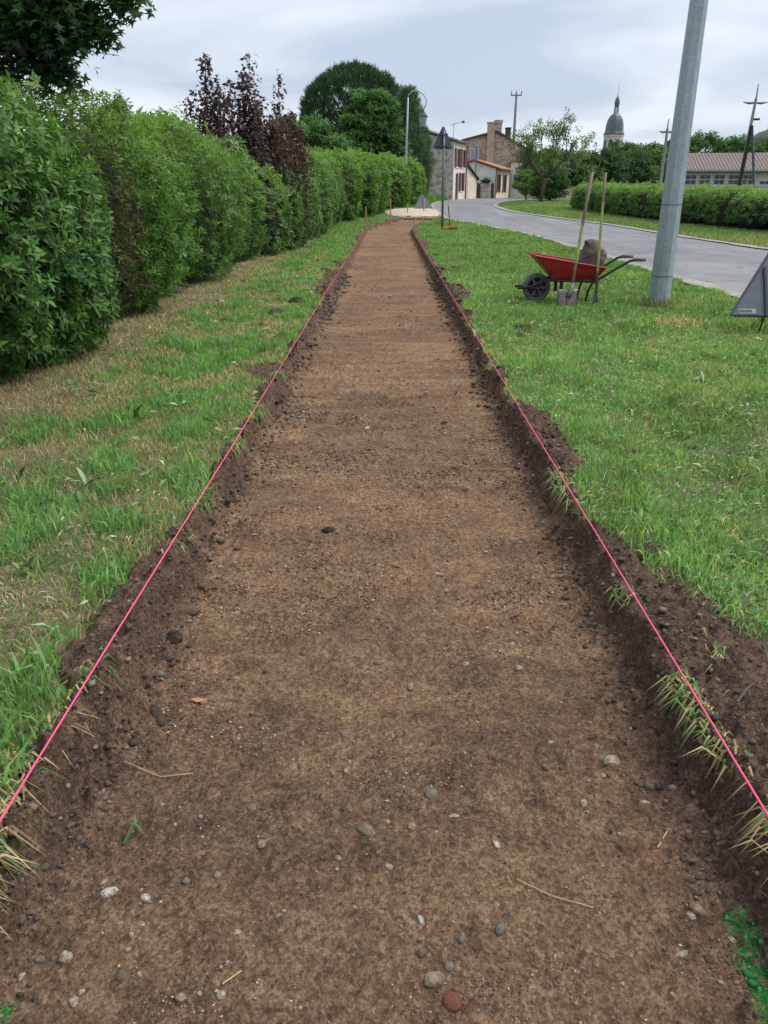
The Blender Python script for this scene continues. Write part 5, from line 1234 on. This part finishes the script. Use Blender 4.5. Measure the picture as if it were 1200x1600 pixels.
def in_view(P, m=60):
    """all that the view holds, and thinner what a step to either side would bring into view"""
    x, y = project(P); a = (x > -m) & (x < 1200 + m) & (y < 1600 + m)
    b = np.abs(P[:, 0]) < .56 * P[:, 1] + 1.9
    return a | (b & (_thin.random(len(P)) < .26))
_thin = np.random.default_rng(9)
def gz(x, y): return zt(y) + lumps(x, y)
def wid(y): return np.maximum(.0042, .00100 * y)
def grass_right():
    r = np.random.default_rng(101); ch = []
    f0 = lambda y: edgeR(np.asarray(y)) - .02; f1 = lambda y: np.minimum(xl(np.asarray(y)) - .06, .60 * np.asarray(y) + 1.9)
    D = lambda y: min(11500, 1.15 / (.5 * (.045 + .0006 * y) * max(.0042, .001 * y)))
    Q = scatter(r, f0, f1, 1.0, 34, D); x, y = Q.T; n = len(x)
    sp = spoil(x, y); bare = sstep(.55, .70, fbm(x * 3.1, y * 3.1, 4, 110)) * .7
    patch = fbm(x * .9, y * .9, 3, 111); tall = fbm(x * 2.6, y * 2.6, 2, 112)
    keep = (r.random(n) > sp * 1.35) & (r.random(n) > bare)
    # worn patch of brown grass by the works sign and at the foot of the lamp post
    worn = np.maximum(np.exp(-(((x - 2.9) / .35) ** 2 + ((y - 7.9) / .35) ** 2)), np.exp(-(((x - 3.15) / .30) ** 2 + ((y - 9.1) / .25) ** 2)))
    x, y, sp, patch, tall, worn = (v[keep] for v in (x, y, sp, patch, tall, worn)); n = len(x)
    P = np.stack([x, y, gz(x, y) - .006], 1); ok = in_view(P); P = P[ok]; patch = patch[ok]; tall = tall[ok]; worn = worn[ok]; n = len(P); y = P[:, 1]; x = P[:, 0]
    h = (.026 + .050 * r.random(n) ** 1.5) * (.65 + .9 * sstep(.35, .75, tall)) + .0004 * y
    C = palette(n, GREEN, r, .38, .12) * (.70 + .5 * patch)[:, None] * (.7 + .6 * fbm(x * 7, y * 7, 2, 115))[:, None]
    yel = sstep(.5, .7, fbm(x * 1.3, y * 1.3, 2, 113))[:, None] * .2; C = C * (1 - yel) + C * np.array([[1.35, 1.12, .9]]) * yel
    st = r.random(n) < (.06 + .7 * worn + .22 * sstep(.52, .70, fbm(x * 2.6, y * 2.6, 4, 114))); C[st] = palette(st.sum(), STRAW, r, .25, .06)
    cl_ = r.random(n) < .13; C[cl_] = palette(cl_.sum(), CLIP, r, .25, .06)
    lean = np.clip(.15 + .75 * r.random(n) ** 1.2, 0, .95); lean[cl_] = .97; lean[st] = np.clip(lean[st] + .3, 0, .96)
    w = wid(y) * (.7 + 1.7 * r.random(n) ** 2); near = y < 9
    ch.append(blades(P[near], h[near], w[near], lean[near], C[near], r, 2)); ch.append(blades(P[~near], h[~near], w[~near] * 1.2, lean[~near], C[~near], r, 1))
    a = r.random(420) * 6.28; q = .13 + .10 * r.random(420); Pq = np.stack([3.15 + q * np.cos(a), 9.22 + q * np.sin(a), 0 * a], 1)
    Cq = palette(420, GREEN * .8, r, .3, .1); dq = r.random(420) < .45; Cq[dq] = palette(dq.sum(), STRAW * .8, r, .3, .05)
    ch.append(blades(Pq, .06 + .12 * r.random(420), .007 + .006 * r.random(420), .2 + .6 * r.random(420), Cq, r, 2))
    o = leaf_obj('lawn_grass', ch, M['grass'], gain=1.85); tag(o, 'short mown green grass right of the trench', 'grass', kind='stuff')
grass_right()
def grass_left():
    r = np.random.default_rng(102); ch = []
    f0 = lambda y: np.maximum(-2.75 + 0 * np.asarray(y), -.60 * np.asarray(y) - 1.7); f1 = lambda y: edgeL(np.asarray(y)) + .02
    D = lambda y: min(11000, 1.05 / (.5 * (.05 + .0006 * y) * max(.0042, .001 * y)))
    Q = scatter(r, f0, f1, .95, 35, D); x, y = Q.T; n = len(x)
    sp = spoil(x, y); g = fbm(x * 3.6, y * 2.8, 5, 120, .68)                       # where it is green
    hedge = sstep(-1.75, -2.35, x)                                              # dry strip along the hedge foot
    green = np.clip(sstep(.40, .64, g - .16 * hedge + .09 * sstep(14, 26, y)) , 0, 1)
    keep = (r.random(n) > sp * 1.3) & (r.random(n) < .72 + .28 * green) & (r.random(n) > .5 * hedge * (1 - green))
    x, y, green, hedge = (v[keep] for v in (x, y, green, hedge)); P = np.stack([x, y, gz(x, y) - .006], 1); ok = in_view(P)
    P = P[ok]; green = green[ok]; n = len(P); x = P[:, 0]; y = P[:, 1]
    tus = sstep(.48, .66, fbm(x * 4.2, y * 3.4, 3, 123, .6) + .10 * (g[keep][ok] - .5)) * sstep(-2.45, -1.9, x)
    green = np.clip(green * .75 + tus * .7, 0, 1)
    isg = r.random(n) < .16 + .22 * sstep(-2.2, -1.6, x) + .46 * green + .20 * tus
    tuf = tus
    h = np.where(isg, (.024 + .045 * r.random(n) ** 1.4) * (.7 + .3 * green + 1.0 * tuf * (.2 + .8 * r.random(n) ** 1.5)), .02 + .04 * r.random(n)) + .0003 * y
    C = palette(n, GREEN * np.array([[.95, .95, .95]]), r, .40, .13) * (.65 + .55 * fbm(x * 6, y * 6, 2, 122) + .22 * tus)[:, None]; s = ~isg; C[s] = palette(s.sum(), STRAW, r, .3, .06)
    lean = np.where(isg, .12 + .78 * r.random(n) ** 1.1, .55 + .42 * r.random(n)).clip(0, .96)
    w = wid(y) * np.where(isg, .7 + (.9 + 1.2 * tus) * r.random(n) ** 1.5, .5 + .4 * r.random(n)); near = y < 9
    ch.append(blades(P[near], h[near], w[near], lean[near], C[near], r, 2)); ch.append(blades(P[~near], h[~near], w[~near] * 1.2, lean[~near], C[~near], r, 1))
    o = leaf_obj('lawn_grass', ch, M['grass'], gain=1.85); tag(o, 'patchy green and straw-coloured grass between hedge and trench', 'grass', kind='stuff')
grass_left()
def lawn_leaves():
    r = np.random.default_rng(106)
    for nm, lab, f0, f1, dens, w_ in (('lawn_weeds', 'broad leaves and mown bits mixed into the right lawn', lambda y: edgeR(np.asarray(y)), lambda y: np.minimum(xl(np.asarray(y)) - .1, .6 * np.asarray(y) + 1.7), 1150, 1),
                              ('lawn_weeds', 'broad leaves mixed into the left lawn', lambda y: np.maximum(-2.4 + 0 * np.asarray(y), -.6 * np.asarray(y) - .4), lambda y: edgeL(np.asarray(y)), 620, 0)):
        Q = scatter(r, f0, f1, 1.1, 13, lambda y: dens / (1 + .16 * y)); x, y = Q.T; n = len(x)
        k = (r.random(n) < .25 + .9 * sstep(.42, .66, fbm(x * 2.2, y * 2.2, 3, 140 + w_))) & (r.random(n) > spoil(x, y) * 1.2); x = x[k]; y = y[k]; n = len(x)
        P = np.stack([x, y, gz(x, y) + .004 + .035 * r.random(n)], 1); ok = in_view(P); P = P[ok]; n = len(P); y = P[:, 1]
        a = r.random(n) * 6.28; A = unit(np.stack([np.cos(a), np.sin(a), .35 * r.normal(size=n) + .15], 1)); N = unit(r.normal(size=(n, 3)) * .5 + np.array([0, 0, 1.]))
        L = (.018 + .050 * r.random(n) ** 2.4) * (.9 + .05 * y); W = L * (.14 + .24 * r.random(n))
        C = palette(n, np.array([(.10, .17, .06), (.15, .21, .085), (.22, .27, .15), (.27, .31, .20), (.075, .13, .05), (.09, .16, .05)]), r, .3, .1)
        tag(leaf_obj(nm, [leaf_verts(P, A, N, L, W, C, True, .15, .25)], M['grass'], gain=1.7), lab, 'weeds', kind='stuff')
lawn_leaves()
def edge_grass():
    """dry and green tufts hanging over the cut edges"""
    r = np.random.default_rng(103); ch = []
    T = [(-.86, 1.12, 260, .7, .13), (-.88, 1.28, 220, .75, .12), (-.86, 1.02, 240, .8, .13), (-.90, 1.45, 130, .5, .10), (.83, 1.70, 240, .5, .10), (.84, 1.55, 90, .6, .09), (.86, 1.22, 160, .7, .11), (.83, 3.35, 240, .35, .10), (.82, 3.15, 130, .5, .09),
         (-.84, 3.1, 120, .2, .09), (-.84, 3.9, 150, .3, .10), (-.83, 4.6, 160, .2, .10), (.83, 4.8, 120, .3, .08), (.83, 5.9, 120, .3, .09), (-.84, 5.6, 140, .2, .10), (.82, 2.3, 90, .5, .07), (-.84, 2.7, 90, .3, .08), (.98, 1.9, 60, .4, .09), (1.08, 2.25, 70, .3, .10), (.95, 2.4, 40, .4, .08), (1.02, 1.5, 60, .5, .08), (1.12, 1.7, 60, .4, .09), (.93, 2.9, 40, .4, .08), (-.93, 2.3, 50, .4, .08), (-1.0, 2.7, 50, .3, .09), (-.86, 1.6, 120, .5, .10), (-.86, 1.8, 100, .4, .10)]
    for x, y, n, dry, hh in T:
        p = np.stack([x + r.normal(size=n) * .02, y + r.normal(size=n) * .055, np.full(n, -.005) - .02 * r.random(n)], 1)
        sgn = -1 if x > 0 else 1
        a = r.normal(size=n) * .9; dirx = np.stack([sgn * np.abs(np.cos(a)), np.sin(a), 0 * a], 1)
        h = hh * (.5 + .8 * r.random(n)); out = .45 + .5 * r.random(n)
        mid = p + dirx * (h * out * .5)[:, None] + np.array([[0, 0, 1]]) * (h * .32)[:, None]; tip = p + dirx * (h * out)[:, None] - np.array([[0, 0, 1]]) * (h * (.55 * r.random(n) - .05))[:, None]
        s = np.cross(dirx, np.array([[0, 0, 1.]])) * (.0016 + .0014 * r.random(n) + .0004 * y)[:, None]
        V = np.stack([p - s, p + s, mid - s, mid + s, tip], 1).reshape(-1, 3); k = np.arange(n)[:, None] * 5
        F = np.concatenate([k + np.array([[0, 1, 3]]), k + np.array([[0, 3, 2]]), k + np.array([[2, 3, 4]])]).astype(np.int32)
        C = palette(n, GREEN, r, .3, .1); d = r.random(n) < dry; C[d] = palette(d.sum(), STRAW * .95, r, .3, .05); ch.append((V, F, np.repeat(C, 5, 0)))
    tag(leaf_obj('overhanging_grass', ch, M['grass'], gain=1.4), 'dry and green grass hanging over the cut edges of the trench', 'grass', kind='stuff')
edge_grass()
def grass_far():
    r = np.random.default_rng(104); ch = []
    Q = scatter(r, lambda y: xr(np.asarray(y)) + .15, lambda y: xr(np.asarray(y)) + 3.0 + .12 * np.maximum(np.asarray(y) - 20, 0), 15, 66, lambda y: 1.0 / (.5 * .10 * .0016 * y)); x, y = Q.T
    P = np.stack([x, y, zt(y) + .03 + .05 * sstep(0, 2, x - xr(y)) - .01], 1); ok = in_view(P); P = P[ok]; n = len(P); y = P[:, 1]
    pt = fbm(P[:, 0] * .7, P[:, 1] * .35, 3, 130)
    C = palette(n, GREEN, r, .28, .08) * (.75 + .5 * pt)[:, None]; d = r.random(n) < .10 + .3 * sstep(.5, .7, pt); C[d] = palette(d.sum(), STRAW * .9, r, .2, .05)
    ch.append(blades(P, .05 + .07 * r.random(n), .0016 * y * (.7 + .6 * r.random(n)), .2 + .6 * r.random(n), C, r, 1))
    tag(leaf_obj('verge_grass', ch, M['grass'], gain=1.6), 'grass of the verge across the road', 'grass', kind='stuff')
    ch = []
    Q = scatter(r, lambda y: np.asarray(y) * 0 + .3, lambda y: xl(np.asarray(y)) - .2, 43.5, 74, lambda y: 1.0 / (.5 * .12 * .0018 * y)); x, y = Q.T; P = np.stack([x, y, zt(y) - .02], 1); n = len(P)
    tallw = sstep(66, 74, y)
    ch.append(blades(P, (.06 + .10 * r.random(n)) * (1 + 4.5 * tallw * r.random(n)), .0018 * y * (.7 + .6 * r.random(n)), .2 + .5 * r.random(n), palette(n, GREEN * .9, r, .3, .08), r, 1))
    tag(leaf_obj('verge_grass', ch, M['grass'], gain=1.6), 'longer grass at the foot of the stone house', 'grass', kind='stuff')
grass_far()

# broad-leaved weeds in the left lawn
leafV = []; 
for j in range(6):
    v = j / 5; w = .5 * math.sin(math.pi * (v * .9 + .06)) ** .8; zc = .28 * math.sin(v * 2.2) - .06 * v
    leafV += [(v, -w * .42, zc + .06 * w), (v, 0, zc - .02), (v, w * .42, zc + .06 * w)]
leafF = [(j * 3 + i, j * 3 + i + 1, j * 3 + i + 4, j * 3 + i + 3) for j in range(5) for i in range(2)]
WM = [simple('weed_leaf_green', (.105, .19, .055), .5, 0, .2, 12), simple('weed_leaf_pale', (.19, .27, .12), .5, 0, .2, 12)]
leaf_me = []
for k in range(2):
    o = add_mesh('leaf', leafV, leafF, WM[k], smooth=True); leaf_me.append(o.data); bpy.data.objects.remove(o)
def weed(x, y, s, k, label, n=7, seed=0, lift=.25):
    r = random.Random(seed); z = float(gz(x, y)); t = thing('broadleaf_weed', label, 'weed', (x, y, z), group='broad-leaved weeds in the lawn')
    n = r.randint(4, 9)
    for i in range(n):
        o = bpy.data.objects.new('leaf', leaf_me[k]); col.objects.link(o); o.parent = t
        L = s * (.35 + .75 * r.random()); o.scale = (L, L * (.28 + .25 * r.random()), L * (.5 + .6 * r.random()))
        o.rotation_euler = (r.uniform(-.7, .7), -lift - .7 * r.random() ** 2, r.random() * 6.28); o.location = (r.uniform(-.03, .03), r.uniform(-.03, .03), 0)
for i, (x, y, s, k, lab) in enumerate([(-1.30, 2.05, .11, 1, 'pale broad-leaved weed low at the left edge of the picture'), (-1.25, 2.42, .10, 1, 'broad-leaved weed in the left lawn, second from the bottom'), (-1.72, 3.35, .13, 0, 'plantain rosette at the left edge beside dry straw'),
    (-1.38, 3.25, .12, 1, 'fan of pale leaves in the left lawn beside the dark spoil'), (-1.12, 3.42, .10, 0, 'green plantain right beside the left string'), (-1.05, 2.85, .09, 0, 'small green weed at the edge of the left spoil'), (-1.2, 1.75, .09, 0, 'weed among dry grass in the lower left corner'),
    (-1.55, 2.65, .11, 0, 'weed with drooping leaves at the far left'), (-1.0, 4.3, .11, 0, 'tall plantain tuft beside the left trench edge'), (-1.5, 4.4, .12, 0, 'plantain tuft in the middle of the left lawn'), (-1.9, 5.0, .12, 0, 'plantain tuft near the foot of the laurel'),
    (1.72, 3.0, .11, 1, 'broad pale weed in the right lawn near the picture edge'), (1.45, 3.7, .09, 1, 'low pale weed in the right lawn by the spoil'), (2.2, 5.3, .11, 1, 'patch of pale leaves in the middle of the right lawn'), (1.7, 4.6, .09, 0, 'small weed in the right lawn beyond the pale patch'), (2.5, 4.6, .11, 1, 'silvery weed near the right edge of the lawn'), (1.42, 2.55, .10, 0, 'grassy weed beside the large clod on the right'), (2.55, 7.6, .10, 1, 'white-flowered weed left of the low works sign')]):
    weed(x, y, s, k, lab, 8, i, .15)
# odds and ends on the soil
def sliver(name, label, cat, pts, rad, mat): o = MB().tube(pts, rad, 5).build(name, mat); tag(o, label, cat); return o
def onsoil(x, y, dz=.004): return (x, y, zsoil(x, y) + dz)
sliver('twig', 'short grey-brown stick lying across the soil outside the right string', 'stick', [(.90, 1.64, .035), (.945, 1.69, .04), (.985, 1.72, .045)], [.004, .0045, .003], M['bark'])
sliver('straw_stalk', 'long thin pale stalk lying on the trench floor, right of centre', 'straw', [onsoil(.28, 1.23), onsoil(.35, 1.19), onsoil(.43, 1.16)], .0012, M['stake'])
sliver('straw_stalk', 'thin stalk lying at the foot of the left bank', 'straw', [onsoil(-.68, 1.58), onsoil(-.58, 1.55), onsoil(-.50, 1.56)], .0013, M['stake'])
sliver('straw_stalk', 'short pale stalk near the right bank', 'straw', [onsoil(.62, 1.33), onsoil(.66, 1.38)], .002, M['stake'])
sliver('straw_stalk', 'tiny stalk at the bottom left of the trench', 'straw', [onsoil(-.31, .99), onsoil(-.28, 1.02)], .0015, M['stake'])
t = thing('torn_grass', 'torn green grass blades dropped on the near left trench floor', 'grass', (-.60, 1.36, zsoil(-.60, 1.36)))
for i in range(5):
    a = -.5 + i * .32; part('blade', WM[0], t, lambda m: m.raw([(-.003, -.04, .004), (.003, -.04, .004), (.02 * math.cos(a) + .003, .0, .03), (.02 * math.cos(a) - .003, .0, .03), (.045 * math.sin(a) + .02, .05 - .02 * i, .012)], [(0, 1, 2, 3), (3, 2, 4)]))
t = thing('curled_leaf', 'curled orange dead leaf on the left of the trench floor', 'leaf', onsoil(-.55, 1.87, .006)); m_ = simple('dead_leaf', (.36, .17, .08), .6)
part('blade', m_, t, lambda m: m.raw([(-.03, 0, .006), (-.01, -.009, 0), (-.01, .009, .004), (.015, -.007, .002), (.015, .008, 0), (.032, 0, .008)], [(0, 1, 2), (1, 3, 4, 2), (3, 5, 4)]))
